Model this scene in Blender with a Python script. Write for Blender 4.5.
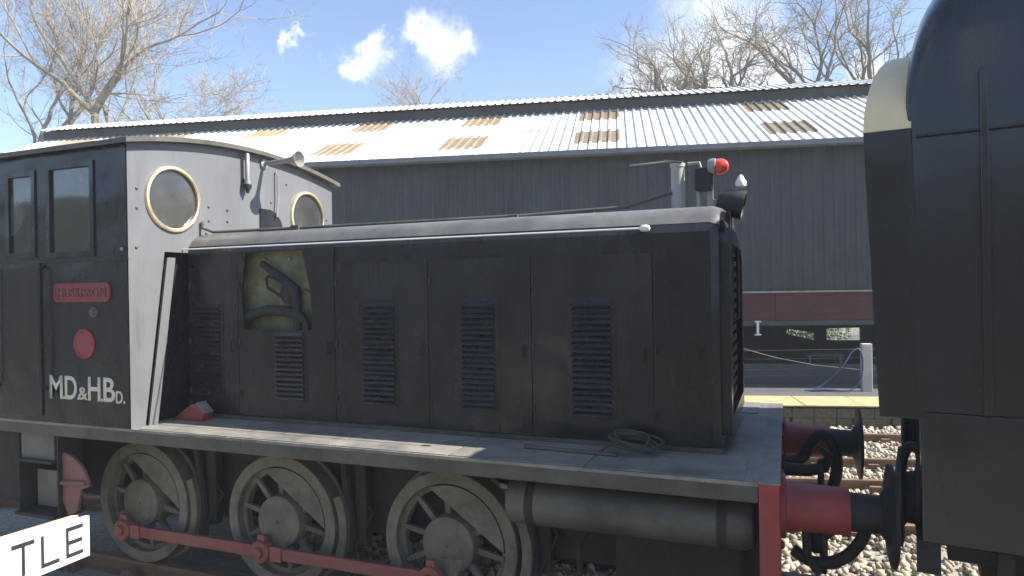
import bpy, bmesh, math, random
import numpy as np
from mathutils import Vector, Matrix
from mathutils.geometry import tessellate_polygon

for o in list(bpy.data.objects): bpy.data.objects.remove(o)
S = bpy.context.scene
COL = S.collection
R = math.radians

# ------------------------------------------------------------------ camera
cam = bpy.data.cameras.new('camera'); cam_o = bpy.data.objects.new('camera', cam); COL.objects.link(cam_o)
cam.sensor_width = 36; cam.lens = 688.1 * 36 / 1024; cam.clip_start = 0.05; cam.clip_end = 2000
r_ = Vector((0.92844, 0.37113, -0.01597)); u_ = Vector((0.01425, 0.00737, 0.99987)); f_ = Vector((-0.37120, 0.92855, -0.00155))
M = Matrix((( r_.x, u_.x, -f_.x, 2.1683), (r_.y, u_.y, -f_.y, -4.9708), (r_.z, u_.z, -f_.z, 2.2523), (0, 0, 0, 1)))
cam_o.matrix_world = M
S.camera = cam_o

# ------------------------------------------------------------------ sky and sun
SUN_EL, SUN_AZ = R(44), R(13)          # azimuth measured from +x towards +y
W = bpy.data.worlds.new('World'); S.world = W; W.use_nodes = True
nt = W.node_tree; nt.nodes.clear()
def N(t, k, **kw):
    n = t.nodes.new(k)
    for a, v in kw.items(): setattr(n, a, v)
    return n
out = N(nt, 'ShaderNodeOutputWorld'); bg = N(nt, 'ShaderNodeBackground')
sky = N(nt, 'ShaderNodeTexSky', sky_type='NISHITA', sun_disc=False)
sky.sun_elevation = SUN_EL; sky.sun_rotation = R(90) - SUN_AZ
sky.air_density = 1.0; sky.dust_density = 0.35; sky.ozone_density = 4.0; sky.altitude = 100
SKY_STRENGTH = 0.095
bg.inputs['Strength'].default_value = SKY_STRENGTH
tc = N(nt, 'ShaderNodeTexCoord')
nz = N(nt, 'ShaderNodeTexNoise'); nz.inputs['Scale'].default_value = 9; nz.inputs['Detail'].default_value = 12; nz.inputs['Roughness'].default_value = .66
nt.links.new(tc.outputs['Generated'], nz.inputs['Vector'])
sub = N(nt, 'ShaderNodeVectorMath', operation='SUBTRACT'); sub.inputs[1].default_value = (.5, .5, .5)
nt.links.new(nz.outputs['Color'], sub.inputs[0])
scl = N(nt, 'ShaderNodeVectorMath', operation='SCALE'); scl.inputs['Scale'].default_value = .19
nt.links.new(sub.outputs[0], scl.inputs[0])
add = N(nt, 'ShaderNodeVectorMath', operation='ADD')
nt.links.new(tc.outputs['Generated'], add.inputs[0]); nt.links.new(scl.outputs[0], add.inputs[1])
clouds = [(-.442, .831, .338, .06), (-.472, .812, .348, .042), (-.41, .845, .345, .045), (-.53, .792, .300, .040), (-.522, .797, .322, .03), (-.589, .743, .318, .024),
          (-.085, .95, .30, .12), (-.16, .943, .275, .1), (-.03, .96, .28, .1), (.10, .95, .25, .05), (.18, .94, .24, .05)]
rc = random.Random(5)
for i in range(17):                     # the same fair-weather clouds over the rest of the sky
    a = R(rc.uniform(125, 420)); e = R(rc.uniform(14, 50))
    a = a if not (R(70) < a % (2 * math.pi) < R(150)) else a + R(100)
    clouds.append((math.cos(e) * math.cos(a), math.cos(e) * math.sin(a), math.sin(e), rc.uniform(.05, .12)))
last = None
for x, y, z, rad in clouds:
    d = N(nt, 'ShaderNodeVectorMath', operation='DISTANCE'); nt.links.new(add.outputs[0], d.inputs[0]); d.inputs[1].default_value = (x, y, z)
    mr = N(nt, 'ShaderNodeMapRange', interpolation_type='SMOOTHSTEP'); mr.inputs['From Min'].default_value = rad * .95; mr.inputs['From Max'].default_value = rad * .15
    nt.links.new(d.outputs['Value'], mr.inputs['Value'])
    if last is None: last = mr.outputs[0]
    else:
        mx = N(nt, 'ShaderNodeMath', operation='MAXIMUM'); nt.links.new(last, mx.inputs[0]); nt.links.new(mr.outputs[0], mx.inputs[1]); last = mx.outputs[0]
mixc = N(nt, 'ShaderNodeMix', data_type='RGBA'); nt.links.new(last, mixc.inputs[0]); nt.links.new(sky.outputs[0], mixc.inputs[6])
mixc.inputs[7].default_value = (5.2, 5.4, 5.8, 1)
nt.links.new(mixc.outputs[2], bg.inputs['Color']); nt.links.new(bg.outputs[0], out.inputs[0])

sl = bpy.data.lights.new('sun', 'SUN'); sl.energy = 5.0; sl.angle = R(.53); sl.color = (1, .95, .87)
so = bpy.data.objects.new('sun', sl); COL.objects.link(so)
sd = Vector((math.cos(SUN_EL) * math.cos(SUN_AZ), math.cos(SUN_EL) * math.sin(SUN_AZ), math.sin(SUN_EL)))
so.rotation_euler = sd.to_track_quat('Z', 'Y').to_euler(); so.location = (10, 0, 20)
S.render.engine = 'CYCLES'
S.cycles.max_bounces = 6; S.cycles.diffuse_bounces = 3; S.cycles.transparent_max_bounces = 8
S.view_settings.view_transform = 'Standard'; S.view_settings.look = 'None'; S.view_settings.exposure = 1.3; S.view_settings.gamma = 1

# ------------------------------------------------------------------ materials
def mat(name, col, rough=.55, metal=0., var=.25, scale=5., dust=None, dust_amt=.5, dust_scale=2.2, streak=1., bump=0., bscale=60., coat=0., spec=.5, rand=True, rust=None, rust_amt=.6, wave=0., tint=0.):
    m = bpy.data.materials.new(name); m.use_nodes = True; t = m.node_tree; b = t.nodes['Principled BSDF']
    L = t.links.new
    tcn = N(t, 'ShaderNodeTexCoord'); vec = tcn.outputs['Object']
    if rand:
        oi = N(t, 'ShaderNodeObjectInfo'); ad = N(t, 'ShaderNodeVectorMath', operation='ADD'); ml = N(t, 'ShaderNodeMath', operation='MULTIPLY'); ml.inputs[1].default_value = 37.
        L(oi.outputs['Random'], ml.inputs[0]); L(vec, ad.inputs[0]); L(ml.outputs[0], ad.inputs[1]); vec = ad.outputs[0]
    mp = N(t, 'ShaderNodeMapping'); mp.inputs['Scale'].default_value = (1, 1, streak); L(vec, mp.inputs['Vector'])
    n1 = N(t, 'ShaderNodeTexNoise'); n1.inputs['Scale'].default_value = scale; n1.inputs['Detail'].default_value = 6; n1.inputs['Roughness'].default_value = .65; L(mp.outputs[0], n1.inputs['Vector'])
    mx = N(t, 'ShaderNodeMix', data_type='RGBA')
    rp = N(t, 'ShaderNodeMapRange'); rp.inputs['From Min'].default_value = .3; rp.inputs['From Max'].default_value = .7; L(n1.outputs['Fac'], rp.inputs['Value'])
    L(rp.outputs[0], mx.inputs[0])
    mx.inputs[6].default_value = (*[c * (1 - var) for c in col], 1); mx.inputs[7].default_value = (*[min(1, c * (1 + var)) for c in col], 1)
    colr = mx.outputs[2]
    if dust:
        n2 = N(t, 'ShaderNodeTexNoise'); n2.inputs['Scale'].default_value = dust_scale; n2.inputs['Detail'].default_value = 9; n2.inputs['Roughness'].default_value = .72; L(mp.outputs[0], n2.inputs['Vector'])
        r2 = N(t, 'ShaderNodeMapRange'); r2.inputs['From Min'].default_value = .38; r2.inputs['From Max'].default_value = .72; r2.inputs['To Max'].default_value = dust_amt; L(n2.outputs['Fac'], r2.inputs['Value'])
        m2 = N(t, 'ShaderNodeMix', data_type='RGBA'); L(r2.outputs[0], m2.inputs[0]); L(colr, m2.inputs[6]); m2.inputs[7].default_value = (*dust, 1); colr = m2.outputs[2]
    if rust:
        mr_ = N(t, 'ShaderNodeMapping'); mr_.inputs['Scale'].default_value = (3.2, 3.2, .45); L(vec, mr_.inputs['Vector'])
        n4 = N(t, 'ShaderNodeTexNoise'); n4.inputs['Scale'].default_value = 3.5; n4.inputs['Detail'].default_value = 10; n4.inputs['Roughness'].default_value = .78; L(mr_.outputs[0], n4.inputs['Vector'])
        r4 = N(t, 'ShaderNodeMapRange'); r4.inputs['From Min'].default_value = .56; r4.inputs['From Max'].default_value = .74; r4.inputs['To Max'].default_value = rust_amt; L(n4.outputs['Fac'], r4.inputs['Value'])
        m4 = N(t, 'ShaderNodeMix', data_type='RGBA'); L(r4.outputs[0], m4.inputs[0]); L(colr, m4.inputs[6]); m4.inputs[7].default_value = (*rust, 1); colr = m4.outputs[2]
    if tint:
        oi2 = N(t, 'ShaderNodeObjectInfo'); r5 = N(t, 'ShaderNodeMapRange'); r5.inputs['To Min'].default_value = 1 - tint; r5.inputs['To Max'].default_value = 1 + tint; L(oi2.outputs['Random'], r5.inputs['Value'])
        vs = N(t, 'ShaderNodeVectorMath', operation='SCALE'); L(colr, vs.inputs[0]); L(r5.outputs[0], vs.inputs['Scale']); colr = vs.outputs[0]
    L(colr, b.inputs['Base Color'])
    rr = N(t, 'ShaderNodeMapRange'); rr.inputs['To Min'].default_value = max(.03, rough - .12); rr.inputs['To Max'].default_value = min(1, rough + .15); L(n1.outputs['Fac'], rr.inputs['Value']); L(rr.outputs[0], b.inputs['Roughness'])
    b.inputs['Metallic'].default_value = metal; b.inputs['Coat Weight'].default_value = coat; b.inputs['Coat Roughness'].default_value = .12; b.inputs['Specular IOR Level'].default_value = spec
    wn = None
    if wave:
        n5 = N(t, 'ShaderNodeTexNoise'); n5.inputs['Scale'].default_value = 2.6; n5.inputs['Detail'].default_value = 1.5; L(vec, n5.inputs['Vector'])
        wb = N(t, 'ShaderNodeBump'); wb.inputs['Strength'].default_value = wave; wb.inputs['Distance'].default_value = .05; L(n5.outputs['Fac'], wb.inputs['Height']); wn = wb.outputs[0]; L(wn, b.inputs['Normal'])
    if bump:
        n3 = N(t, 'ShaderNodeTexNoise'); n3.inputs['Scale'].default_value = bscale; n3.inputs['Detail'].default_value = 5; L(vec, n3.inputs['Vector'])
        bp = N(t, 'ShaderNodeBump'); bp.inputs['Strength'].default_value = bump; bp.inputs['Distance'].default_value = .01; L(n3.outputs['Fac'], bp.inputs['Height']); L(bp.outputs[0], b.inputs['Normal'])
        if wn: L(wn, bp.inputs['Normal'])
    return m

def glass(name, tint, dirt, dirt_amt=.35, rough=.05, refl=.5):
    m = bpy.data.materials.new(name); m.use_nodes = True; t = m.node_tree; t.nodes.clear(); L = t.links.new
    o = N(t, 'ShaderNodeOutputMaterial'); tr = N(t, 'ShaderNodeBsdfTransparent'); tr.inputs[0].default_value = (*tint, 1)
    gl = N(t, 'ShaderNodeBsdfGlossy'); gl.inputs['Roughness'].default_value = rough; gl.inputs[0].default_value = (.9, .9, .9, 1)
    df = N(t, 'ShaderNodeBsdfDiffuse'); df.inputs[0].default_value = (*dirt, 1)
    fr = N(t, 'ShaderNodeFresnel'); fr.inputs[0].default_value = 1.45
    fm = N(t, 'ShaderNodeMath', operation='MULTIPLY'); fm.inputs[1].default_value = refl; L(fr.outputs[0], fm.inputs[0])
    tcn = N(t, 'ShaderNodeTexCoord'); nz = N(t, 'ShaderNodeTexNoise'); nz.inputs['Scale'].default_value = 4; nz.inputs['Detail'].default_value = 7; L(tcn.outputs['Object'], nz.inputs['Vector'])
    mr = N(t, 'ShaderNodeMapRange'); mr.inputs['From Min'].default_value = .25; mr.inputs['From Max'].default_value = .8; mr.inputs['To Min'].default_value = dirt_amt * .5; mr.inputs['To Max'].default_value = min(1, dirt_amt * 1.5); L(nz.outputs['Fac'], mr.inputs['Value'])
    a = N(t, 'ShaderNodeMixShader'); L(mr.outputs[0], a.inputs[0]); L(tr.outputs[0], a.inputs[1]); L(df.outputs[0], a.inputs[2])
    b = N(t, 'ShaderNodeMixShader'); L(fm.outputs[0], b.inputs[0]); L(a.outputs[0], b.inputs[1]); L(gl.outputs[0], b.inputs[2])
    L(b.outputs[0], o.inputs[0]); return m

DUST = (.16, .15, .13)
m_black = mat('black_paint', (.012, .0135, .0165), .25, var=.4, scale=3, dust=(.045, .046, .048), dust_amt=.55, streak=.35, bump=.06, bscale=30, rand=False, rust=(.05, .046, .044), rust_amt=.5, wave=.5)
m_black2 = mat('black_door_paint', (.0125, .014, .017), .24, var=.4, scale=3, dust=(.045, .046, .048), dust_amt=.6, streak=.3, bump=.07, bscale=25, rust=(.052, .047, .044), rust_amt=.55, wave=.6, tint=.12)
m_foot = mat('footplate_paint', (.16, .155, .142), .42, var=.3, scale=6, dust=(.40, .36, .29), dust_amt=.75, bump=.3, bscale=45, rust=(.09, .075, .06), rust_amt=.6, tint=.08)
m_val = mat('valance_paint', (.062, .059, .05), .5, dust=(.19, .175, .135), dust_amt=.7)
m_under = mat('grimy_underframe', (.016, .016, .015), .7, dust=(.06, .054, .046), dust_amt=.6, bump=.25, rust=(.07, .045, .03))
m_wheel = mat('dusty_wheel', (.14, .132, .1), .7, var=.35, dust=(.24, .215, .16), dust_amt=.7, dust_scale=5, bump=.25, rust=(.035, .03, .026), rust_amt=.75)
m_tyre = mat('dusty_tyre', (.155, .146, .112), .6, var=.3, dust=(.26, .235, .18), dust_amt=.7, dust_scale=5, bump=.2, rust=(.045, .038, .032), rust_amt=.65)
m_grey = mat('grey_cab_paint', (.135, .138, .146), .42, var=.12, scale=3, dust=(.18, .18, .176), dust_amt=.4, streak=.3, bump=.06, rust=(.07, .065, .06), rust_amt=.5, wave=.25)
m_brass = mat('brass', (.80, .66, .40), .36, metal=.9, var=.2, scale=9, rust=(.3, .22, .12), rust_amt=.6)
m_red = mat('red_beam_paint', (.33, .042, .04), .45, var=.25, dust=(.25, .10, .085), dust_amt=.6, bump=.12, rust=(.06, .03, .026), rust_amt=.7)
m_rod = mat('red_rod_paint', (.30, .07, .058), .5, var=.25, dust=(.28, .15, .125), dust_amt=.6, rust=(.05, .035, .03), rust_amt=.75)
m_plate = mat('red_plate_paint', (.33, .045, .055), .5, var=.15, dust=(.28, .12, .11), dust_amt=.4)
m_platelet = mat('plate_letter_metal', (.2, .1, .085), .5, var=.2)
m_cream = mat('cream_lettering', (.72, .68, .55), .55, var=.1)
m_steel = mat('worn_steel', (.33, .32, .30), .42, metal=.4, var=.2)
m_white = mat('white_enamel', (.82, .81, .78), .4, var=.05)
m_khaki = mat('mottled_khaki_reflection', (.23, .225, .125), .6, var=.55, scale=7, dust=(.085, .115, .055), dust_amt=.9, dust_scale=4.5, bump=.5, bscale=18)  # khaki mottling imitates sunlit grass reflected over the hood
m_dark = mat('dark_rubber', (.02, .02, .021), .6, var=.3)
m_interior = mat('dark_interior', (.03, .03, .032), .8)
m_glass = glass('dusty_cab_glass', (.78, .8, .82), (.2, .2, .19), .12, refl=.4)
m_glass2 = glass('dusty_round_glass', (.7, .7, .7), (.22, .22, .215), .22)
m_top = mat('dusty_hood_top', (.085, .085, .085), .38, var=.2, scale=4, dust=(.22, .21, .195), dust_amt=.6, bump=.08, bscale=30)
m_hinge = mat('painted_hinge', (.03, .03, .032), .45)
m_redlens = mat('red_lens', (.75, .07, .02), .15, var=.05, coat=.6)

# ------------------------------------------------------------------ geometry helpers
class MB:
    def __init__(s): s.v = []; s.f = []
    def add(s, V, F):
        o = len(s.v); s.v += [tuple(v) for v in V]; s.f += [tuple(i + o for i in f) for f in F]; return s
    def box(s, x0, x1, y0, y1, z0, z1):
        return s.add([(x, y, z) for z in (z0, z1) for y in (y0, y1) for x in (x0, x1)],
                     [(0, 2, 3, 1), (4, 5, 7, 6), (0, 1, 5, 4), (2, 6, 7, 3), (0, 4, 6, 2), (1, 3, 7, 5)])
    def tube(s, P, rad, n=8, cap=True):
        P = [Vector(p) for p in P]; rad = rad if hasattr(rad, '__len__') else [rad] * len(P)
        V = []; F = []; t0 = (P[1] - P[0]).normalized()
        a = t0.orthogonal().normalized()
        for i, p in enumerate(P):
            t = (P[min(i + 1, len(P) - 1)] - P[max(i - 1, 0)]).normalized()
            a = (a - t * a.dot(t)); a = a.normalized() if a.length > 1e-6 else t.orthogonal().normalized()
            b = t.cross(a)
            for k in range(n):
                q = 2 * math.pi * k / n; V.append(p + (a * math.cos(q) + b * math.sin(q)) * rad[i])
        for i in range(len(P) - 1):
            for k in range(n): F.append((i * n + k, i * n + (k + 1) % n, (i + 1) * n + (k + 1) % n, (i + 1) * n + k))
        if cap: F.append(tuple(range(n - 1, -1, -1))); F.append(tuple((len(P) - 1) * n + k for k in range(n)))
        return s.add(V, F)
    def hose(s, P, rad, n=10, sub=6):
        P = [Vector(p) for p in P]; Q = []
        for i in range(len(P) - 1):
            a, b, c, d = P[max(i - 1, 0)], P[i], P[i + 1], P[min(i + 2, len(P) - 1)]
            for k in range(sub):
                t = k / sub; Q.append(.5 * ((2 * b) + (c - a) * t + (2 * a - 5 * b + 4 * c - d) * t * t + (3 * b - a - 3 * c + d) * t ** 3))
        Q.append(P[-1]); return s.tube(Q, rad, n)
    def lathe(s, c, axis, prof, n=32, closed=False):
        # prof: list of (distance along axis, radius)
        ax = Vector(axis).normalized(); a = ax.orthogonal().normalized(); b = ax.cross(a); c = Vector(c); V = []; F = []
        for d, r in prof:
            for k in range(n):
                q = 2 * math.pi * k / n; V.append(c + ax * d + (a * math.cos(q) + b * math.sin(q)) * r)
        m = len(prof); rows = m if closed else m - 1
        for i in range(rows):
            j = (i + 1) % m
            for k in range(n): F.append((i * n + k, i * n + (k + 1) % n, j * n + (k + 1) % n, j * n + k))
        if not closed:
            if prof[0][1] > 1e-5: F.append(tuple(range(n - 1, -1, -1)))
            if prof[-1][1] > 1e-5: F.append(tuple((m - 1) * n + k for k in range(n)))
        return s.add(V, F)
    def plate(s, loops, fn, d0, d1):
        # loops: outer loop then holes, 2D points; fn(u, v, d) -> xyz; solid between depths d0 and d1
        tri = tessellate_polygon([[Vector((p[0], p[1], 0)) for p in l] for l in loops]); flat = [p for l in loops for p in l]; n = len(flat)
        V = [fn(p[0], p[1], d0) for p in flat] + [fn(p[0], p[1], d1) for p in flat]
        F = [tuple(t) for t in tri] + [tuple(i + n for i in reversed(t)) for t in tri]
        o = 0
        for l in loops:
            k = len(l)
            for i in range(k): a, b = o + i, o + (i + 1) % k; F.append((a, b, b + n, a + n))
            o += k
        return s.add(V, F)
    def build(s, name, m, parent=None, bevel=0, smooth=False, kind=None):
        me = bpy.data.meshes.new(name); me.from_pydata(s.v, [], s.f); me.validate()
        bm = bmesh.new(); bm.from_mesh(me); bmesh.ops.recalc_face_normals(bm, faces=bm.faces); bm.to_mesh(me); bm.free()
        me.materials.append(m)
        if smooth:
            me.polygons.foreach_set('use_smooth', [True] * len(me.polygons)); me.set_sharp_from_angle(angle=R(38))
        return link(name, me, parent, bevel, kind)
def link(name, me, parent=None, bevel=0, kind=None):
    o = bpy.data.objects.new(name, me); COL.objects.link(o)
    if parent: o.parent = parent
    if bevel:
        b = o.modifiers.new('bevel', 'BEVEL'); b.width = bevel; b.segments = 2; b.limit_method = 'ANGLE'; b.angle_limit = R(40)
    if kind: o['kind'] = kind
    return o
def empty(name, label=None, cat=None, loc=(0, 0, 0), rz=0, group=None):
    o = bpy.data.objects.new(name, None); COL.objects.link(o); o.location = loc; o.rotation_euler.z = rz; o.empty_display_size = .2
    tag(o, label, cat, group); return o
def tag(o, label=None, cat=None, group=None, kind=None):
    if label: o['label'] = label
    if cat: o['category'] = cat
    if group: o['group'] = group
    if kind: o['kind'] = kind
    return o
def circle(cx, cy, r, n=40): return [(cx + r * math.cos(2 * math.pi * i / n), cy + r * math.sin(2 * math.pi * i / n)) for i in range(n)]
def text_mesh(txt, width, height, offset=0., extrude=.003, sx=None):
    cu = bpy.data.curves.new('txt', 'FONT'); cu.body = txt; cu.size = 1; cu.offset = offset; cu.extrude = 0
    o = bpy.data.objects.new('txt', cu); COL.objects.link(o); bpy.context.view_layer.update()
    me = bpy.data.meshes.new_from_object(o.evaluated_get(bpy.context.evaluated_depsgraph_get()))
    bpy.data.objects.remove(o); bpy.data.curves.remove(cu)
    bm = bmesh.new(); bm.from_mesh(me)
    bmesh.ops.remove_doubles(bm, verts=bm.verts, dist=1e-4)
    g = bmesh.ops.extrude_face_region(bm, geom=bm.faces[:])
    for v in g['geom']:
        if isinstance(v, bmesh.types.BMVert): v.co.z += 1
    xs = [v.co.x for v in bm.verts]; ys = [v.co.y for v in bm.verts]
    for v in bm.verts:
        v.co = Vector(((v.co.x - min(xs)) / (max(xs) - min(xs)) * width, (v.co.y - min(ys)) / (max(ys) - min(ys)) * height, v.co.z * extrude))
    bmesh.ops.recalc_face_normals(bm, faces=bm.faces); bm.to_mesh(me); bm.free(); return me

# ------------------------------------------------------------------ setting: shed frame (tracks, platform and shed run 13 degrees off the locomotive)
A = R(13); E1 = Vector((math.cos(A), math.sin(A), 0)); E2 = Vector((-math.sin(A), math.cos(A), 0)); O0 = Vector((3.09, 7.45, 0))

m_ground = mat('earth_and_ash', (.16, .145, .115), .95, var=.35, scale=.6, dust=(.09, .10, .05), dust_amt=.6, dust_scale=.3, bump=.6, bscale=14, rand=False)
m_ballbed = mat('ballast_bed', (.26, .24, .2), .95, var=.45, scale=22, bump=.8, bscale=35, rand=False)
def stone_mat():
    m = bpy.data.materials.new('ballast_stone'); m.use_nodes = True; t = m.node_tree; b = t.nodes['Principled BSDF']
    g = N(t, 'ShaderNodeNewGeometry'); cr = N(t, 'ShaderNodeValToRGB'); t.links.new(g.outputs['Random Per Island'], cr.inputs[0])
    e = cr.color_ramp.elements; e[0].color = (.12, .10, .08, 1); e[1].color = (.52, .46, .36, 1)
    q = e.new(.35); q.color = (.38, .34, .275, 1); q = e.new(.6); q.color = (.44, .37, .27, 1)
    t.links.new(cr.outputs[0], b.inputs['Base Color']); b.inputs['Roughness'].default_value = .9
    return m
m_stone = stone_mat()
g = MB(); g.add([(-150, -150, -.25), (150, -150, -.25), (150, 150, -.25), (-150, 150, -.25)], [(0, 1, 2, 3)]).build('ground', m_ground, kind='structure')
def shedpt(s, t, z=0): p = O0 + E1 * s + E2 * t; return (p.x, p.y, z)
# ballast bed under the three tracks
b = MB(); b.add([(-14, -4.3, -.14), (14, -4.3, -.14), shedpt(14, -.02, -.14), shedpt(-14, -.02, -.14)], [(0, 1, 2, 3)]).build('ballast_bed', m_ballbed, kind='structure')

# unseen grassy bank behind the camera, added to keep low sky off the hood
m_bank = mat('unseen_rough_grass', (.06, .06, .048), .9, var=.5, scale=1.2, dust=(.105, .098, .078), dust_amt=.7, dust_scale=.5, bump=.8, bscale=8, rand=False)
def bank():
    rs = np.random.RandomState(2); xs_ = np.linspace(-70, 70, 71); ys_ = np.linspace(-9.0, -34, 26); V = []; F = []
    for j, y in enumerate(ys_):
        f = min(1, (-9.0 - y) / 9.0); f = f * f * (3 - 2 * f)
        for x in xs_: V.append((x, y + (rs.uniform(-.3, .3) if j else 0), -.26 + f * 6.5 + (rs.uniform(-.18, .18) if j > 1 else 0)))
    n = len(xs_)
    for j in range(len(ys_) - 1):
        for i in range(n - 1): F.append((j * n + i, j * n + i + 1, (j + 1) * n + i + 1, (j + 1) * n + i))
    MB().add(V, F).build('unseen_grass_bank', m_bank, smooth=True, kind='structure')
bank()
# loose ballast stones where the camera can see the ground
def stones():
    rs = np.random.RandomState(3)
    phi = (1 + 5 ** .5) / 2
    ico = np.array([(-1, phi, 0), (1, phi, 0), (-1, -phi, 0), (1, -phi, 0), (0, -1, phi), (0, 1, phi), (0, -1, -phi), (0, 1, -phi), (phi, 0, -1), (phi, 0, 1), (-phi, 0, -1), (-phi, 0, 1)]) / 1.9
    fc = np.array([(0, 11, 5), (0, 5, 1), (0, 1, 7), (0, 7, 10), (0, 10, 11), (1, 5, 9), (5, 11, 4), (11, 10, 2), (10, 7, 6), (7, 1, 8), (3, 9, 4), (3, 4, 2), (3, 2, 6), (3, 6, 8), (3, 8, 9), (4, 9, 5), (2, 4, 11), (6, 2, 10), (8, 6, 7), (9, 8, 1)])
    pts = []
    for x0, x1, y0, y1, n in ((1.2, 6.5, -.2, 3.2, 6200), (1.0, 8, 3.2, 8.4, 9800), (-2.5, 1.2, 0, 3, 2200)):
        q = np.column_stack([rs.uniform(x0, x1, n), rs.uniform(y0, y1, n)]); pts.append(q)
    P = np.vstack(pts)
    tt = (P[:, 0] - O0.x) * E2.x + (P[:, 1] - O0.y) * E2.y
    P = P[tt < -.04]; n = len(P)
    sc = (.016 + .03 * rs.random_sample((n, 1, 1)) ** 1.4) * rs.uniform(.7, 1.3, (n, 1, 3))
    V = ico[None] * sc * rs.uniform(.78, 1.15, (n, 12, 1))
    an = rs.uniform(0, 6.28, n); ca, sa = np.cos(an), np.sin(an)
    X = V[:, :, 0] * ca[:, None] - V[:, :, 1] * sa[:, None]; Y = V[:, :, 0] * sa[:, None] + V[:, :, 1] * ca[:, None]
    V = np.stack([X + P[:, 0:1], Y + P[:, 1:2], V[:, :, 2] + rs.uniform(-.135, -.105, n)[:, None]], 2).reshape(-1, 3)
    F = (fc[None] + (np.arange(n) * 12)[:, None, None]).reshape(-1, 3)
    me = bpy.data.meshes.new('ballast_stones'); me.vertices.add(len(V)); me.vertices.foreach_set('co', V.ravel())
    me.loops.add(F.size); me.loops.foreach_set('vertex_index', F.ravel()); me.polygons.add(len(F)); me.polygons.foreach_set('loop_start', np.arange(0, F.size, 3)); me.update(); me.validate()
    me.materials.append(m_stone)
    o = link('ballast_stones', me); tag(o, 'pale crushed stone ballast lying around and between the tracks', 'ballast', kind='stuff')
stones()

# tracks
m_rail = mat('rusty_rail', (.2, .115, .07), .6, metal=.3, var=.25, dust=(.32, .26, .2), dust_amt=.4)
m_sleeper = mat('weathered_sleeper', (.2, .16, .115), .85, var=.35, scale=8, streak=1, bump=.4, bscale=20)
m_chair = mat('rusty_chair', (.15, .095, .065), .75, var=.3)
def track(origin, ang, x0, x1, srange):
    root = empty('railway_track', loc=origin, rz=ang); root['kind'] = 'structure'
    for yy in (-.7525, .7525):
        prof = [(-.035, -.0), (-.035, -.035), (-.009, -.05), (-.009, -.115), (-.06, -.13), (-.06, -.142), (.06, -.142), (.06, -.13), (.009, -.115), (.009, -.05), (.035, -.035), (.035, 0)]
        m = MB(); n = len(prof); m.add([(x0, yy + a, z) for a, z in prof] + [(x1, yy + a, z) for a, z in prof], [(i, (i + 1) % n, (i + 1) % n + n, i + n) for i in range(n)] + [tuple(range(n)), tuple(range(2 * n - 1, n - 1, -1))]).build('rail', m_rail, root)
    sm = MB().box(-.125, .125, -1.28, 1.28, -.26, -.152).build('sleeper', m_sleeper, root, bevel=.012)
    cm = None
    x = srange[0]; first = True
    rr = random.Random(int(origin[1] * 10))
    while x < srange[1]:
        s = sm if first else sm.copy()
        if not first: COL.objects.link(s)
        s.location = (x + rr.uniform(-.02, .02), rr.uniform(-.02, .02), rr.uniform(-.004, .004)); s.rotation_euler.z = rr.uniform(-.015, .015)
        for yy in (-.7525, .7525):
            if cm is None:
                mm = MB().box(-.1, .1, -.17, .17, -.15, -.128); mm.box(-.06, .06, -.12, -.065, -.128, -.05); mm.box(-.06, .06, .065, .12, -.128, -.045)
                for a in (-.145, .145): mm.lathe((0, a, -.128), (0, 0, 1), [(0, .02), (.025, .018)], 8)
                c = cm = mm.build('rail_chair', m_chair, root)
            else: c = cm.copy(); COL.objects.link(c)
            c.location = (x, yy, 0)
        first = False; x += .68
    return root
track((0, 0, 0), 0, -14, 2.6, (-5, 2.6))
track((2.6, .02, 0), R(-8.5), .02, 11, (.4, 7))
t2 = O0 + E2 * -4.32; track((t2.x, t2.y, 0), A, -14, 14, (-7, 6))
t3 = O0 + E2 * -1.82; track((t3.x, t3.y, 0), A, -14, 14, (-6, 6))

# platform
m_cope = mat('pale_coping_stone', (.42, .36, .19), .85, var=.18, scale=6, dust=(.30, .25, .10), dust_amt=.5, bump=.25)
m_rubble = mat('mossy_rubble', (.13, .12, .085), .95, var=.5, scale=25, dust=(.10, .11, .03), dust_amt=.8, dust_scale=9, bump=.8, bscale=30)
m_plat = mat('platform_tarmac', (.09, .09, .09), .9, var=.2, bump=.3)
pl = empty('platform', loc=O0, rz=A); pl['kind'] = 'structure'
MB().box(-16, 14, .06, 16, -.25, .215).build('platform_surface', m_plat, pl)
rr = random.Random(8); x = -14; row = []
while x < 12:                                   # rough stones of the platform face
    for k in range(2):
        w = rr.uniform(.22, .36)
        if -4 < x < 5:
            v = MB().box(x, x + w - .008, rr.uniform(-.012, .012), .055, -.14 + k * .165, -.14 + k * .165 + .161).build('facing_stone', m_rubble, pl, bevel=.012)
        if k == 1: x += w
MB().box(-16, -4, .0, .06, -.14, .19).build('facing_wall', m_rubble, pl); MB().box(5.3, 14, .0, .06, -.14, .19).build('facing_wall', m_rubble, pl)
x = -16
while x < 14:                                   # coping slabs along the edge
    MB().box(x + .006, x + .9 - .006, -.05, .92 + rr.uniform(-.01, .01), .2155, .236 + rr.uniform(0, .006)).build('coping_slab', m_cope, pl, bevel=.006); x += .9

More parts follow.
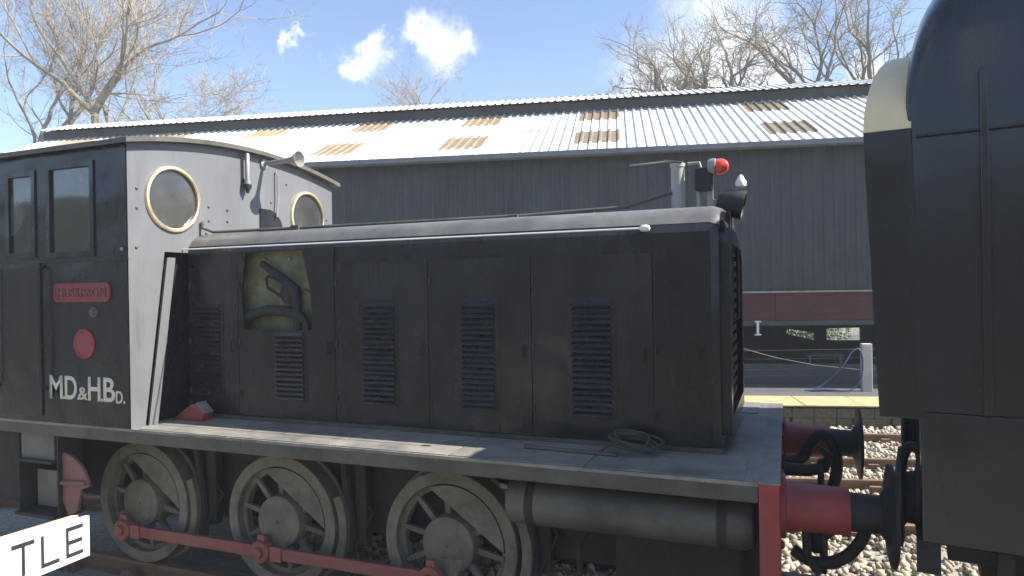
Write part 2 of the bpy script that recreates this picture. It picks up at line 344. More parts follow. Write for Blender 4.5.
# ------------------------------------------------------------------ the shed
m_roof = mat('white_roof_sheet', (.66, .66, .63), .5, var=.08, scale=2, dust=(.42, .4, .34), dust_amt=.4, streak=1, tint=.1, rust=(.3, .27, .2), rust_amt=.4)
m_skyl = mat('yellowed_rooflight', (.235, .185, .115), .5, var=.25, tint=.2, dust=(.22, .17, .09), dust_amt=.5)
m_clad = mat('slate_grey_cladding', (.038, .043, .051), .5, var=.2, scale=1.5, dust=(.075, .085, .083), dust_amt=.6, dust_scale=3, streak=.4, rust=(.035, .032, .026), rust_amt=.6, tint=.1)
m_fascia = mat('dark_fascia', (.06, .066, .075), .6, var=.2)
m_gut = mat('grey_gutter', (.18, .19, .21), .5, var=.15)
m_maroon = mat('maroon_board', (.065, .015, .015), .55, var=.35, scale=3, dust=(.10, .042, .035), dust_amt=.5, streak=3, tint=.1)
shed = empty('engine_shed', 'long dark clad shed with white corrugated roof and yellowed rooflights behind the locomotive', 'shed', O0, A)
SL0, SL1 = -20.6, 13.4; TE, ZE, SLOPE = 2.2, 5.0, math.tan(R(24)); TT = 6.32
def corr(width, pitch, h, fn, d0, d1, flip=False):
    # trapezoid ribbed sheet of `width`, running d0..d1; fn(s, d, h)
    m = MB(); k = int(round(width / pitch)); V = []; prof = []
    for i in range(k):
        a = i * pitch; prof += [(a, 0), (a + pitch * .62, 0), (a + pitch * .72, h), (a + pitch * .90, h)]
    prof.append((k * pitch, 0)); n = len(prof)
    for d in (d0, d1): V += [fn(s, d, hh) for s, hh in prof]
    V += [fn(s, d, hh - .002) for d in (d0, d1) for s, hh in prof]
    F = [(i, i + 1, n + i + 1, n + i) for i in range(n - 1)] + [(2 * n + i + 1, 2 * n + i, 3 * n + i, 3 * n + i + 1) for i in range(n - 1)]
    F += [(i + 1, i, 2 * n + i, 2 * n + i + 1) for i in range(n - 1)]
    m.add(V, F); return m
cs, sn = math.cos(R(24)), math.sin(R(24))
def rooffn(s, d, h): return (s, d - h * sn, (d - TE) * SLOPE + ZE + h * cs)
cache = {}
def sheet(name, key, s, m, width=1.0):
    if key not in cache:
        d0, d1, lift = key[:3]
        cache[key] = corr(width, .2, .036, lambda a, d, h: (lambda q: (q[0], q[1], q[2] + lift))(rooffn(a, d, h)), d0, d1).build(name, m, shed); o = cache[key]
    else: o = cache[key].copy(); COL.objects.link(o)
    o.name = name; o.location = (s, 0, 0); return o
col = 0; s = SL0
sky_cols = [-13.55, -10.4, -7.3, -4.25, -1.05, 2.1, 5.2, 8.4, 11.5, -16.7, -19.8]
nsheet = int(round(SL1 - SL0)); idx = {int(round(c - SL0)) for c in sky_cols}
for i in range(nsheet):
    s = SL0 + i
    if i in idx:
        for d0, d1, nm, mm, lift in ((TE - .06, 2.87, 'roof_sheet', m_roof, 0), (2.84, 3.93, 'rooflight_sheet', m_skyl, .004), (3.9, 5.16, 'roof_sheet', m_roof, .008), (5.13, 6.13, 'rooflight_sheet', m_skyl, .012), (6.1, TT, 'roof_sheet', m_roof, .016)):
            sheet(nm, (d0, d1, lift, nm), s, mm)
    else:
        sheet('roof_sheet', (TE - .06, 4.32, 0, 'a'), s, m_roof); sheet('roof_sheet', (4.28, TT, .008, 'b'), s, m_roof)
ztop = (TT - TE) * SLOPE + ZE
MB().box(SL0, SL1, TT - .02, TT + .03, ztop - .1, 7.10).build('clerestory_fascia', m_fascia, shed)
def ridgefn(s, d, h): return (s, d, 7.08 + (d - 6.05) * .345 + h)
rp = None
for i in range(nsheet):
    if rp is None: rp = corr(1.0, .2, .03, ridgefn, 6.02, 7.3).build('ridge_sheet', m_roof, shed); o = rp
    else: o = rp.copy(); COL.objects.link(o)
    o.location = (SL0 + i, 0, 0)
MB().add([(SL0, 7.3, 7.525), (SL1, 7.3, 7.525), (SL1, 11.5, 5.0), (SL0, 11.5, 5.0), (SL0, 7.3, 7.505), (SL1, 7.3, 7.505), (SL1, 11.5, 4.98), (SL0, 11.5, 4.98)], [(0, 1, 2, 3), (7, 6, 5, 4), (0, 4, 5, 1), (2, 6, 7, 3), (0, 3, 7, 4), (1, 5, 6, 2)]).build('rear_roof', m_fascia, shed)
# gutter
gm = MB(); pr = [(TE - .16, 5.0), (TE - .16, 4.9), (TE - .02, 4.88), (TE - .02, 4.96), (TE - .035, 4.96), (TE - .035, 4.9), (TE - .145, 4.915), (TE - .145, 5.0)]; n = len(pr)
gm.add([(SL0, a, z) for a, z in pr] + [(SL1, a, z) for a, z in pr], [(i, (i + 1) % n, (i + 1) % n + n, i + n) for i in range(n)]).build('gutter', m_gut, shed)
# wall cladding sheets
wp = None
for i in range(nsheet):
    if wp is None: wp = corr(1.0, .2, .016, lambda s_, d, h: (s_, 2.5 - h, d), 2.085, 4.99).build('wall_sheet', m_clad, shed); o = wp
    else: o = wp.copy(); COL.objects.link(o)
    o.location = (SL0 + i, 0, 0)
MB().box(SL0, SL1, 2.42, 2.56, 2.055, 2.083).build('drip_rail', mat('pale_drip_rail', (.42, .38, .31), .6), shed)
for i in range(17):
    MB().box(SL0 + 2 * i + .004, SL0 + 2 * i + 1.996, 2.47, 2.53, 1.50, 2.052).build('maroon_board', m_maroon, shed)
MB().box(SL0, SL1, 2.44, 2.56, 1.40, 1.495).build('sill_beam', m_fascia, shed)
back = MB().plate([[(SL0, -.2), (SL1, -.2), (SL1, 5), (SL0, 5)], [(1.3, .70), (1.3, .86), (2.1, .74), (2.1, .50)], [(2.45, .50), (2.45, .86), (3.4, .88), (3.4, .50)]], lambda u, v, d: (u, d, v), 9.9, 10.0)
back.build('rear_wall', m_fascia, shed)
MB().box(SL0, SL0 + .06, 2.56, 9.9, -.1, 5.0).build('end_wall', m_clad, shed)
MB().add([(SL0 + .02, 2.5, 5), (SL0 + .02, TT, ztop), (SL0 + .02, 6.4, 7.1), (SL0 + .02, 7.25, 7.5), (SL0 + .02, 11.4, 5)], [(0, 1, 2, 3, 4)]).build('gable', m_clad, shed)
MB().box(SL1 - .06, SL1, 2.56, 9.9, -.1, 5.0).build('end_wall', m_clad, shed)
MB().box(SL0, SL1, 2.56, 2.66, .215, .62).build('plinth_wall', m_fascia, shed)
for s_ in (-8, -3.6, 4.3): MB().box(s_, s_ + .12, 2.58, 2.70, .2, 1.41).build('support_post', m_fascia, shed)
# white bracket on the sill
bk = MB(); bk.box(-1.03, -.91, 2.30, 2.40, 1.475, 1.50); bk.box(-.99, -.95, 2.32, 2.38, 1.24, 1.475); bk.box(-1.03, -.91, 2.30, 2.40, 1.215, 1.24); bk.box(-.99, -.95, 2.38, 2.46, 1.44, 1.47)
bk.build('bracket', m_white, shed)

# ------------------------------------------------------------------ the diesel locomotive
loco = empty('shunting_locomotive', 'black six-wheel diesel shunting locomotive with grey cab front and red buffer beam', 'locomotive')
ZF, YF, YH = 1.231, 1.25, .707
XC, XH, XB = -2.41, 1.79, 2.118
MB().box(-4.9, XB - .10, -YF, YF, ZF - .02, ZF).build('footplate', m_foot, loco)
for sgn in (-1, 1): MB().box(-4.9, XB - .103, sgn * (YF - .012) - .012, sgn * (YF - .012) + .012, ZF - .105, ZF - .0205).build('valance', m_val, loco, bevel=.004)
xt = -2.35
while xt < XB - .2:                                 # tread plates along the running boards
    for sgn in (-1, 1): MB().box(xt + .004, min(xt + .86, XB - .105) - .004, *sorted((sgn * .725, sgn * 1.235)), ZF + .0005, ZF + .006).build('tread_plate', m_foot, loco, bevel=.002)
    xt += .86
bb = MB().box(XB - .10, XB, -YF - .004, YF + .004, .70, ZF - .006).build('buffer_beam', m_red, loco, bevel=.006)
MB().box(XB - .10, XB + .004, -YF - .002, YF + .002, ZF - .0055, ZF + .002).build('beam_cap', m_foot, loco)
for yy in (-1.0, -.74, -.3, .3, .74, 1.0):
    for zz in (.84, 1.16): MB().lathe((XB, yy, zz), (1, 0, 0), [(0, .022), (.012, .022), (.02, .012)], 8).build('rivet', m_red, bb)
MB().box(-4.75, -3.78, -1.0, -.6, .45, 1.12).build('fuel_tank', m_under, loco, bevel=.02)
MB().box(-4.7, XB - .1, -.56, -.53, .42, ZF - .02).build('frame_plate', m_under, loco); MB().box(-4.7, XB - .1, .53, .56, .42, ZF - .02).build('frame_plate', m_under, loco)
for xx in (-4.2, -2.2, -.7, .8): MB().box(xx, xx + .05, -.528, .528, .5, ZF - .025).build('frame_stretcher', m_under, loco)

# hood shell
prof = [(-.695, ZF), (-.695, 2.57), (-.683, 2.62), (-.655, 2.665), (-.615, 2.70), (-.56, 2.722), (-.40, 2.745), (0, 2.76)]
prof = prof + [(-a, z) for a, z in reversed(prof[:-1])]
hm = MB(); n = len(prof)
hm.add([(XC, a, z) for a, z in prof] + [(XH - .05, a, z) for a, z in prof] + [(XH, a * .965, ZF + (z - ZF) * .985) for a, z in prof],
       [(i, i + 1, i + 1 + n, i + n) for i in range(1, n - 1)] + [(n + i, n + i + 1, n + i + 1 + n, n + i + n) for i in range(n - 1)] + [tuple(range(n)), tuple(range(3 * n - 1, 2 * n - 1, -1))])
hood = hm.build('hood', m_black, loco, smooth=True)
tp = [(a * 1.004, z + .004) for a, z in prof if z > 2.61]; k = len(tp)
MB().add([(XC + .002, a, z) for a, z in tp] + [(XH - .05, a, z) for a, z in tp] + [(XH + .004, a * .968, ZF + (z - ZF) * .987) for a, z in tp] + [(XC + .002, a * .99, z - .012) for a, z in tp] + [(XH + .004, a * .955, ZF + (z - ZF) * .987 - .014) for a, z in tp],
         [(i, i + 1, i + 1 + k, i + k) for i in range(k - 1)] + [(k + i, k + i + 1, 2 * k + i + 1, 2 * k + i) for i in range(k - 1)] + [(2 * k + i, 2 * k + i + 1, 4 * k + i + 1, 4 * k + i) for i in range(k - 1)]).build('hood_top', m_top, loco, smooth=True)
MB().plate([[(-.62, ZF + .1), (.62, ZF + .1), (.62, 2.5), (.5, 2.6), (-.5, 2.6), (-.62, 2.5)], [(-.52, ZF + .2), (.52, ZF + .2), (.52, 2.45), (.42, 2.5), (-.42, 2.5), (-.52, 2.45)]], lambda u, v, d: (d, u, v), XH, XH + .06).build('radiator_frame', m_black2, hood)
for i in range(16): MB().box(XH + .002, XH + .02, -.52, .52, ZF + .22 + i * .077, ZF + .26 + i * .077).build('radiator_slat', m_dark, hood)
MB().box(XC, XH + .01, -YH - .012, -YH + .012, ZF, ZF + .035).build('hood_foot_angle', m_val, loco)
# hood doors on the near and far sides with pressed louvres
doors = [(-2.395, -1.882), (-1.876, -.963), (-.957, -.176), (-.170, .594), (.600, 1.394), (1.400, 1.745)]
lv = [(-2.33, -2.06), (-1.52, -1.24), (-.72, -.44), (.08, .34), (.87, 1.14), None]
refl_opening = [(-1.80, 2.555), (-1.25, 2.555), (-1.18, 2.26), (-1.165, 1.95), (-1.82, 1.95), (-1.845, 2.25)]  # outline of the reflected patch, cut as a made-up opening
def hinge(x, z, par, sgn): MB().tube([(x, sgn * (YH + .006), z - .025), (x, sgn * (YH + .006), z + .025)], .008, 6).build('hinge', m_hinge, par)
lm_cache = {}
MB().plate([[(XC, ZF), (XH - .05, ZF), (XH - .05, 2.57), (XC, 2.57)], refl_opening], lambda u, v, d: (u, d, v), -.6945, -.684).build('hood_side', m_black, loco)
for sgn in (-1, 1):
    for i, (a, c) in enumerate(doors):
        loops = [[(a, ZF + .04), (c, ZF + .04), (c, 2.45 if i != 1 else 2.57), (a, 2.45 if i != 1 else 2.57)]]
        if i == 1: loops.append(refl_opening)
        d = MB().plate(loops, lambda u, v, dd: (u, sgn * dd, v), YH - .0125, YH).build('hood_door', m_black2, loco)
        if lv[i]:
            la, lc = lv[i]; zt = 2.16 if i != 1 else 1.91; nl = 20 if i != 1 else 14
            MB().box(la - .025, lc + .025, *sorted((sgn * (YH + .001), sgn * (YH + .004))), 1.40, zt + .02).build('louvre_plate', m_black2, d)
            for k in range(nl):
                z0 = 1.415 + k * .0374
                key = (round(lc - la, 3), sgn)
                if key not in lm_cache:
                    w = lc - la
                    lm = MB().add([(0, sgn * .004, 0), (w, sgn * .004, 0), (w, sgn * .026, .004), (0, sgn * .026, .004), (.012, sgn * .004, .031), (w - .012, sgn * .004, .031)], [(0, 1, 2, 3), (3, 2, 5, 4), (0, 3, 4), (1, 5, 2), (0, 4, 5, 1)])
                    q = lm.build('louvre', m_black2, d); lm_cache[key] = q
                else: q = lm_cache[key].copy(); COL.objects.link(q); q.parent = d
                q.location = (la, sgn * YH, z0)
        for zz in (1.45, 1.85, 2.3):
            hinge(a + .012, zz, d, sgn)
        MB().tube([(c - .05, sgn * YH, 1.78), (c - .05, sgn * (YH + .025), 1.78), (c - .05, sgn * (YH + .025), 1.86), (c - .05, sgn * YH, 1.86)], .006, 6).build('door_handle', m_black2, d)
# made-up opening: khaki backing and dark shapes stand in for a grassy window reflection
MB().box(-2.1, -.9, -.60, -.50, 1.7, 2.60).build('refl_backdrop', m_khaki, loco, bevel=.02)
for xx in (-1.95, -1.7, -1.45, -1.2, -1.0): MB().lathe((xx, -.60, 2.50), (0, -1, 0), [(0, .014), (.012, .014), (.016, .008)], 6).build('refl_backdrop_bolt', m_steel, loco)
MB().tube([(-1.68, -.655, 2.47), (-1.46, -.665, 2.34), (-1.36, -.665, 2.26), (-1.34, -.665, 2.15), (-1.335, -.665, 1.94)], [.028, .034, .05, .035, .03], 10).build('refl_dark_bar', m_dark, loco, smooth=True)
MB().tube([(-1.83, -.655, 2.05), (-1.64, -.66, 2.10), (-1.42, -.66, 2.09), (-1.30, -.66, 2.05), (-1.255, -.66, 1.99), (-1.25, -.66, 1.94)], [.042, .042, .042, .038, .03, .024], 10).build('refl_dark_bar', m_dark, loco, smooth=True)
MB().tube([(-1.44, -.655, 2.30), (-1.62, -.655, 2.37), (-1.64, -.655, 2.345), (-1.63, -.655, 2.28), (-1.48, -.655, 2.2)], .012, 6).build('refl_dark_bar', m_dark, loco)
MB().lathe((-1.41, -.65, 2.23), (0, -1, 0), [(0, .085), (.02, .085), (.03, .06)], 16).build('refl_dark_disc', m_dark, loco)
MB().tube([(-1.325 + .105 * math.cos(t) + .05, -.65, 2.1 + .16 * math.sin(t)) for t in np.linspace(2.4, -.6, 14)] + [(-1.20, -.65, 1.95)], .006, 6).build('refl_dark_line', m_dark, loco)
# handrail along the hood and pipe along the top
rz = 2.6
MB().tube([(XC + .002, -.748, rz), (1.36, -.748, rz)], .0055, 8).build('hood_handrail', m_white, loco, smooth=True)
for xx in (-2.2, -1.0, .2): MB().tube([(xx, -.685, rz), (xx, -.748, rz)], .007, 6).build('handrail_stanchion', m_steel, loco)
MB().lathe((1.36, -.742, rz), (1, 0, 0), [(-.03, .01), (-.015, .02), (.01, .022), (.03, .016), (.036, 0)], 12).build('handrail_knob', m_white, loco, smooth=True)
MB().tube([(XC + .02, -.56, 2.84), (XC + .02, -.56, 2.79), (XC + .12, -.54, 2.752), (-1.6, -.40, 2.762), (-.6, -.32, 2.768), (.4, -.22, 2.778), (1.1, -.1, 2.81), (1.42, -.03, 2.90)], .013, 8).build('roof_pipe', m_val, loco, smooth=True)
for xx, yy in ((-1.55, -.395), (.3, -.235), (.85, -.15)): MB().box(xx - .04, xx + .04, yy - .03, yy + .03, 2.745, 2.783).build('pipe_clip', m_val, loco)
# exhaust stack, lamps and fittings on the hood front
ex = MB().lathe((1.46, 0, 2.74), (0, 0, 1), [(0, .065), (.02, .065), (.02, .047), (.34, .047), (.34, .052), (.365, .052), (.365, .038), (.30, .036)], 20).build('exhaust_stack', mat('pale_exhaust', (.45, .44, .41), .55, var=.1, dust=(.3, .26, .22), dust_amt=.4), loco, smooth=True)
MB().add([(1.37, -.05, 3.13), (1.50, -.05, 3.108), (1.50, .05, 3.108), (1.37, .05, 3.13), (1.37, -.05, 3.135), (1.50, -.05, 3.113), (1.50, .05, 3.113), (1.37, .05, 3.135)], [(0, 3, 2, 1), (4, 5, 6, 7), (0, 1, 5, 4), (1, 2, 6, 5), (2, 3, 7, 6), (3, 0, 4, 7)]).build('rain_flap', m_steel, ex)
MB().tube([(1.12, .0, 3.12), (1.38, 0, 3.128)], .006, 6).build('flap_arm', m_steel, ex)
MB().lathe((1.605, 0, 2.74), (0, 0, 1), [(0, .035), (.015, .035), (.015, .02), (.17, .02), (.17, .028), (.19, .028)], 12).build('breather_pipe', m_steel, loco, smooth=True)
hb = MB().box(1.58, 1.70, -.06, .06, 2.90, 3.06).build('lamp_box', m_dark, loco, bevel=.01)
MB().tube([(1.53, 0, 3.10), (1.61, 0, 3.10), (1.62, 0, 3.05)], .012, 6).build('lamp_wire', m_steel, hb)
lb = MB().lathe((1.69, -.02, 3.06), (1, 0, 0), [(-.02, .05), (0, .06), (.03, .062), (.035, .05)], 16).build('lamp_body', m_steel, loco, smooth=True)
MB().lathe((1.725, -.02, 3.06), (1, 0, 0), [(-.01, .05), (.02, .056), (.05, .052), (.075, .034), (.085, 0)], 18).build('lamp_lens', m_redlens, lb, smooth=True)
MB().box(1.66, 1.70, -.015, .015, 2.75, 3.0).build('lamp_post', m_steel, loco)
MB().lathe((1.83, -.02, 2.80), (1, 0, -.25), [(-.10, .05), (-.06, .085), (.06, .10), (.075, .10), (.075, .085), (.05, .07)], 18).build('headlamp', m_dark, loco, smooth=True)
MB().tube([(1.70, -.02, 2.83), (1.76, -.02, 2.825), (1.83, -.02, 2.86), (1.885, -.02, 2.925)], .011, 6).build('lamp_bracket', m_steel, loco)
MB().lathe((1.885, -.02, 2.905), (0, 0, 1), [(0, .02), (.01, .035), (.04, .038), (.06, .025), (.07, .02), (.085, .012), (.09, 0)], 12).build('filler_cap', m_white, loco, smooth=True)
MB().box(XH - .01, XH + .03, -.15, .15, 2.60, 2.74).build('lamp_bracket_plate', m_under, loco)
for yy in (-.3, .3): MB().tube([(XH + .005, yy, 2.62), (XH + .05, yy, 2.6), (XH + .05, yy, 2.0), (XH + .005, yy, 1.98)], .01, 6).build('front_handrail', m_val, loco)

# cab
def roofz(y): return 3.515 - .135 * (y / 1.25) ** 2
arch = [(y, roofz(y)) for y in np.linspace(1.25, -1.25, 25)]
front = [(-1.25, ZF), (-1.125, ZF), (-.925, 2.575), (-.70, 2.575), (.70, 2.575), (.925, 2.575), (1.125, ZF), (1.25, ZF)] + arch
WC, WZ, WR = .835, 3.0, .235
cab = MB().plate([front, circle(-WC, WZ, WR), circle(WC, WZ, WR)], lambda u, v, d: (d, u, v), XC - .012, XC).build('cab_front', m_grey, loco)
MB().plate([[(-1.23, ZF), (1.23, ZF), (1.23, 2.6), (-1.23, 2.6)]], lambda u, v, d: (d, u, v), XC - .10, XC - .09).build('cab_lower_bulkhead', m_black, loco)
for sgn in (-1, 1):
    bar = MB().plate([[(sgn * .908, 2.53), (sgn * .83, 2.53), (sgn * 1.02, ZF), (sgn * 1.102, ZF)]], lambda u, v, d: (d, u, v), XC - .004, XC + .010).build('slanted_bar', m_grey, loco)
    ring = MB(); n = 48; V = []; F = []
    for k in range(n):
        q = 2 * math.pi * k / n
        for rr_, dx in ((.236, .0), (.236, .018), (.245, .024), (.262, .02), (.268, .001)): V.append((XC + dx, sgn * WC + rr_ * math.cos(q), WZ + rr_ * math.sin(q)))
    for k in range(n):
        for j in range(4): F.append((k * 5 + j, k * 5 + j + 1, ((k + 1) % n) * 5 + j + 1, ((k + 1) % n) * 5 + j))
    ring.add(V, F).build('window_ring', m_brass, cab, smooth=True)
    MB().plate([circle(sgn * WC, WZ, .235)], lambda u, v, d: (d, u, v), XC - .008, XC - .004).build('window_pane', m_glass2, cab)
hatch2 = [(.14, 2.70), (.47, 2.70), (.46, 2.83), (.42, 2.93), (.36, 2.995), (.28, 3.025), (.14, 3.025)]
MB().plate([hatch2], lambda u, v, d: (d, u, v), XC, XC + .012).build('blanking_plate', m_black2, cab)
rb = random.Random(2)
for y_, z_ in ((-.47, 2.98), (-.47, 2.86), (-.26, 2.97), (-.26, 2.87), (-.24, 2.74), (-.50, 2.75), (-1.17, 3.05), (-1.17, 2.9), (-1.18, 2.6), (.30, 3.1), (.52, 3.3), (1.15, 3.0)):
    MB().lathe((XC, y_, z_), (1, 0, 0), [(0, .012), (.008, .012), (.011, .006)], 8).build('bolt', m_val, cab)
wst = MB().lathe((XC + .05, -.06, 3.22), (0, 0, 1), [(0, .03), (.04, .03), (.04, .02), (.07, .02), (.07, .021), (.27, .021), (.28, .014)], 14).build('whistle', m_steel, loco, smooth=True)
MB().lathe((XC + .05, -.06, 3.14), (0, 0, 1), [(0, .012), (.03, .02), (.05, .035), (.08, .035)], 12).build('whistle_valve', m_dark, wst, smooth=True)
MB().box(XC, XC + .05, -.07, -.05, 3.24, 3.27).build('whistle_bracket', m_dark, wst)
hn = MB().lathe((XC + .0, .2, 3.45), (1, -.02, .03), [(.0, .045), (.02, .045), (.025, .018), (.3, .026), (.36, .036), (.41, .065), (.43, .075), (.43, .068), (.36, .024)], 24).build('horn', m_steel, loco, smooth=True)
MB().tube([(XC + .01, .36, 3.40), (XC + .035, .36, 3.36), (XC + .035, .36, 3.15), (XC + .035, .34, 2.96)], .008, 6).build('horn_pipe', m_steel, loco)
# cab sides
win = [[(-3.76, 2.58), (-3.46, 2.58), (-3.46, 3.22), (-3.76, 3.22)], [(-3.27, 2.57), (-2.79, 2.57), (-2.79, 3.25), (-3.27, 3.25)]]
for sgn in (-1, 1):
    cs_ = MB().plate([[(-4.6, ZF), (XC - .001, ZF), (XC - .001, 3.375), (-4.6, 3.375)]] + win, lambda u, v, d: (u, sgn * d, v), YF - .015, YF).build('cab_side', m_black, loco)
    for w in win:
        MB().plate([w], lambda u, v, d: (u, sgn * d, v), YF - .010, YF - .006).build('window_pane', m_glass, cs_)
        x0, x1, z0, z1 = w[0][0], w[1][0], w[0][1], w[2][1]
        MB().plate([[(x0 - .03, z0 - .03), (x1 + .03, z0 - .03), (x1 + .03, z1 + .03), (x0 - .03, z1 + .03)], [(x0 + .012, z0 + .012), (x1 - .012, z0 + .012), (x1 - .012, z1 - .012), (x0 + .012, z1 - .012)]], lambda u, v, d: (u, sgn * d, v), YF - .003, YF + .012).build('window_frame', m_black2, cs_)
    MB().box(-3.86, -3.38, *sorted((sgn * (YF + .001), sgn * (YF + .012))), ZF + .05, 2.5).build('cab_door', m_black2, loco)
    for xx in (-3.92, -3.33): MB().tube([(xx, sgn * YF, 1.5), (xx, sgn * (YF + .05), 1.53), (xx, sgn * (YF + .05), 2.45), (xx, sgn * YF, 2.48)], .012, 8).build('cab_handrail', m_black2, loco, smooth=True)
    MB().box(-4.6, XC + .004, *sorted((sgn * (YF + .001), sgn * (YF + .008))), 2.50, 2.52).build('waist_bead', m_black2, cs_)
MB().plate([[(-1.25, ZF), (1.25, ZF)] + arch, circle(-WC, WZ, WR), circle(WC, WZ, WR)], lambda u, v, d: (d, u, v), -4.6, -4.59).build('cab_rear', m_black, loco)
rm = MB(); V = []; ys = np.linspace(-1.31, 1.31, 29)
for x in (-4.68, XC + .07):
    for dz in (.002, .04): V += [(x, y, roofz(y) + dz) for y in ys]
k = len(ys); F = []
for i in range(k - 1):
    F += [(i, i + 1, 2 * k + i + 1, 2 * k + i), (k + i + 1, k + i, 3 * k + i, 3 * k + i + 1), (i + 1, i, k + i, k + i + 1), (2 * k + i, 2 * k + i + 1, 3 * k + i + 1, 3 * k + i)]
F += [(0, k, 3 * k, 2 * k), (k - 1, 2 * k + k - 1, 3 * k + k - 1, k + k - 1)]
rm.add(V, F).build('cab_roof', m_val, loco, smooth=True)
MB().box(-4.4, -2.5, -1.2, 1.2, ZF + .001, ZF + .02).build('cab_floor', m_interior, loco)
dk = MB().box(-2.9, -2.52, -.6, .6, ZF + .02, 2.45).build('control_desk', m_interior, loco, bevel=.02)
MB().box(-4.4, -3.95, -.9, .9, ZF + .02, 1.75).build('cab_bench', m_interior, loco)
# plates and lettering on the cab side
def put_text(me, x, z, name, m, parent, y=-YF - .001):
    o = link(name, me, parent); me.materials.clear(); me.materials.append(m); o.location = (x, y, z); o.rotation_euler = (R(90), 0, 0); return o
lettering = [('M', -3.30, 1.425, .150, .185), ('.', -3.148, 1.425, .022, .024), ('D', -3.123, 1.425, .135, .185), ('.', -2.984, 1.425, .022, .024), ('&', -2.972, 1.428, .105, .10), ('H', -2.862, 1.425, .135, .185), ('.', -2.722, 1.425, .022, .024), ('B', -2.695, 1.425, .125, .185), ('D', -2.562, 1.418, .072, .095), ('.', -2.484, 1.418, .02, .022)]
for ch, x, z, w, h in lettering: put_text(text_mesh(ch, w, h, .018, .002), x, z, 'painted_letter', m_cream, cs_ if False else loco)
def rrect(x0, x1, z0, z1, r, n=6):
    P = []
    for cx, cz, a0 in ((x1 - r, z1 - r, 0), (x0 + r, z1 - r, 90), (x0 + r, z0 + r, 180), (x1 - r, z0 + r, 270)):
        for i in range(n + 1): q = R(a0 + 90 * i / n); P.append((cx + r * math.cos(q), cz + r * math.sin(q)))
    return P
npl = MB().plate([rrect(-3.21, -2.60, 2.19, 2.335, .04)], lambda u, v, d: (u, d, v), -YF - .012, -YF - .001).build('nameplate', m_plate, loco, bevel=.003)
MB().plate([rrect(-3.21, -2.60, 2.19, 2.335, .04), rrect(-3.197, -2.613, 2.203, 2.322, .032)], lambda u, v, d: (u, d, v), -YF - .018, -YF - .012).build('nameplate_rim', m_plate, npl)
put_text(text_mesh('HUSKISSON', .53, .075, .006, .006), -3.17, 2.225, 'nameplate_lettering', m_platelet, npl, -YF - .012)
wk = MB().lathe((-2.89, -YF, 1.865), (0, -1, 0), [(.001, .115), (.010, .115), (.016, .108), (.016, .098), (.010, .094)], 32).build('works_plate', m_plate, loco, smooth=True)
MB().box(-2.97, -2.81, -YF - .014, -YF - .009, 1.858, 1.872).build('works_plate_rib', m_platelet, wk)
MB().lathe((-2.775, -YF, 2.11), (0, -1, 0), [(.001, .042), (.015, .04), (.02, .028), (.03, .026), (.034, .015)], 20).build('marker_boss', m_val, loco, smooth=True)
for xx in (-2.47,): MB().lathe((xx, -YF, 2.585), (0, -1, 0), [(0, .014), (.01, .014), (.014, .006)], 8).build('bolt_head', m_steel, loco)

# wheels: one wheel, then copies
def wheel_parts(cx):
    y0 = -.78                           # outer face
    prof_t = [(0, .5), (.12, .505), (.125, .53), (.145, .53), (.15, .41), (.0, .415), (-.004, .42), (-.004, .495)]
    ty = MB().lathe((0, y0, 0), (0, 1, 0), prof_t, 56, closed=True)
    rim = MB().lathe((0, y0, 0), (0, 1, 0), [(.055, .416), (.055, .375), (.11, .37), (.11, .416)], 56, closed=True)
    hub = MB().lathe((0, y0 - .02, 0), (0, 1, 0), [(.004, .0), (.004, .014), (-.006, .016), (-.006, .178), (.0, .192), (.02, .198), (.15, .2)], 36)
    sp = MB()
    V = []
    for a, b_, r in ((.024, .03, .16), (.017, .022, .395)):
        V += [(r, -a, -b_ * .5), (r, a, -b_ * .5), (r, a, b_), (r, -a, b_)]
    # radial along x, width along y(local tangent), depth along z -> remapped
    spv = [(x, y0 + .055 + z, y) for x, y, z in V]
    sp.add(spv, [(0, 1, 5, 4), (1, 2, 6, 5), (2, 3, 7, 6), (3, 0, 4, 7), (0, 3, 2, 1), (4, 5, 6, 7)])
    # crescent balance weight on the upper right
    a0, a1 = R(-2), R(112); P = [(.402 * math.cos(a0 + (a1 - a0) * i / 22), .402 * math.sin(a0 + (a1 - a0) * i / 22)) for i in range(23)]
    bw = MB().plate([P], lambda u, v, d: (u, d, v), y0 + .004, y0 + .09)
    cw = MB().plate([[(-.13, -.10), (-.16, -.23), (-.11, -.31), (-.03, -.31), (.06, -.22), (.13, -.08)]], lambda u, v, d: (u, d, v), y0 - .03, y0 + .05)
    return ty, rim, hub, sp, bw, cw
wparts = wheel_parts(0)
w0 = None; WXS = (0., -1.435, -2.87)
def cpy(o, parent):
    c = o.copy(); COL.objects.link(c); c.parent = parent
    for ch in o.children: cpy(ch, c)
    return c
ty, rim, hub, sp, bw, cw = wparts
w0 = hub.build('wheel', m_wheel, loco, smooth=True)
ty.build('tyre', m_tyre, w0, smooth=True); rim.build('rim', m_wheel, w0, smooth=True); bw.build('balance_weight', m_tyre, w0, bevel=.006); cw.build('crank_web', m_wheel, w0, bevel=.008)
spm = sp.build('spoke', m_wheel, w0, bevel=.006)
for k in range(10):
    q = spm if k == 0 else spm.copy()
    if k: COL.objects.link(q)
    q.rotation_euler.y = R(-(-11 + 36 * k))
w0.location = (WXS[0], 0, .5)
for x in WXS[1:]:
    c = cpy(w0, loco); c.location = (x, 0, .5)
for x in WXS:                                         # far wheels face the other way
    c = cpy(w0, loco); c.location = (x, 0, .5); c.rotation_euler.z = math.pi
    MB().lathe((x, -.62, .5), (0, 1, 0), [(0, .08), (1.24, .08)], 16).build('axle', m_under, loco)
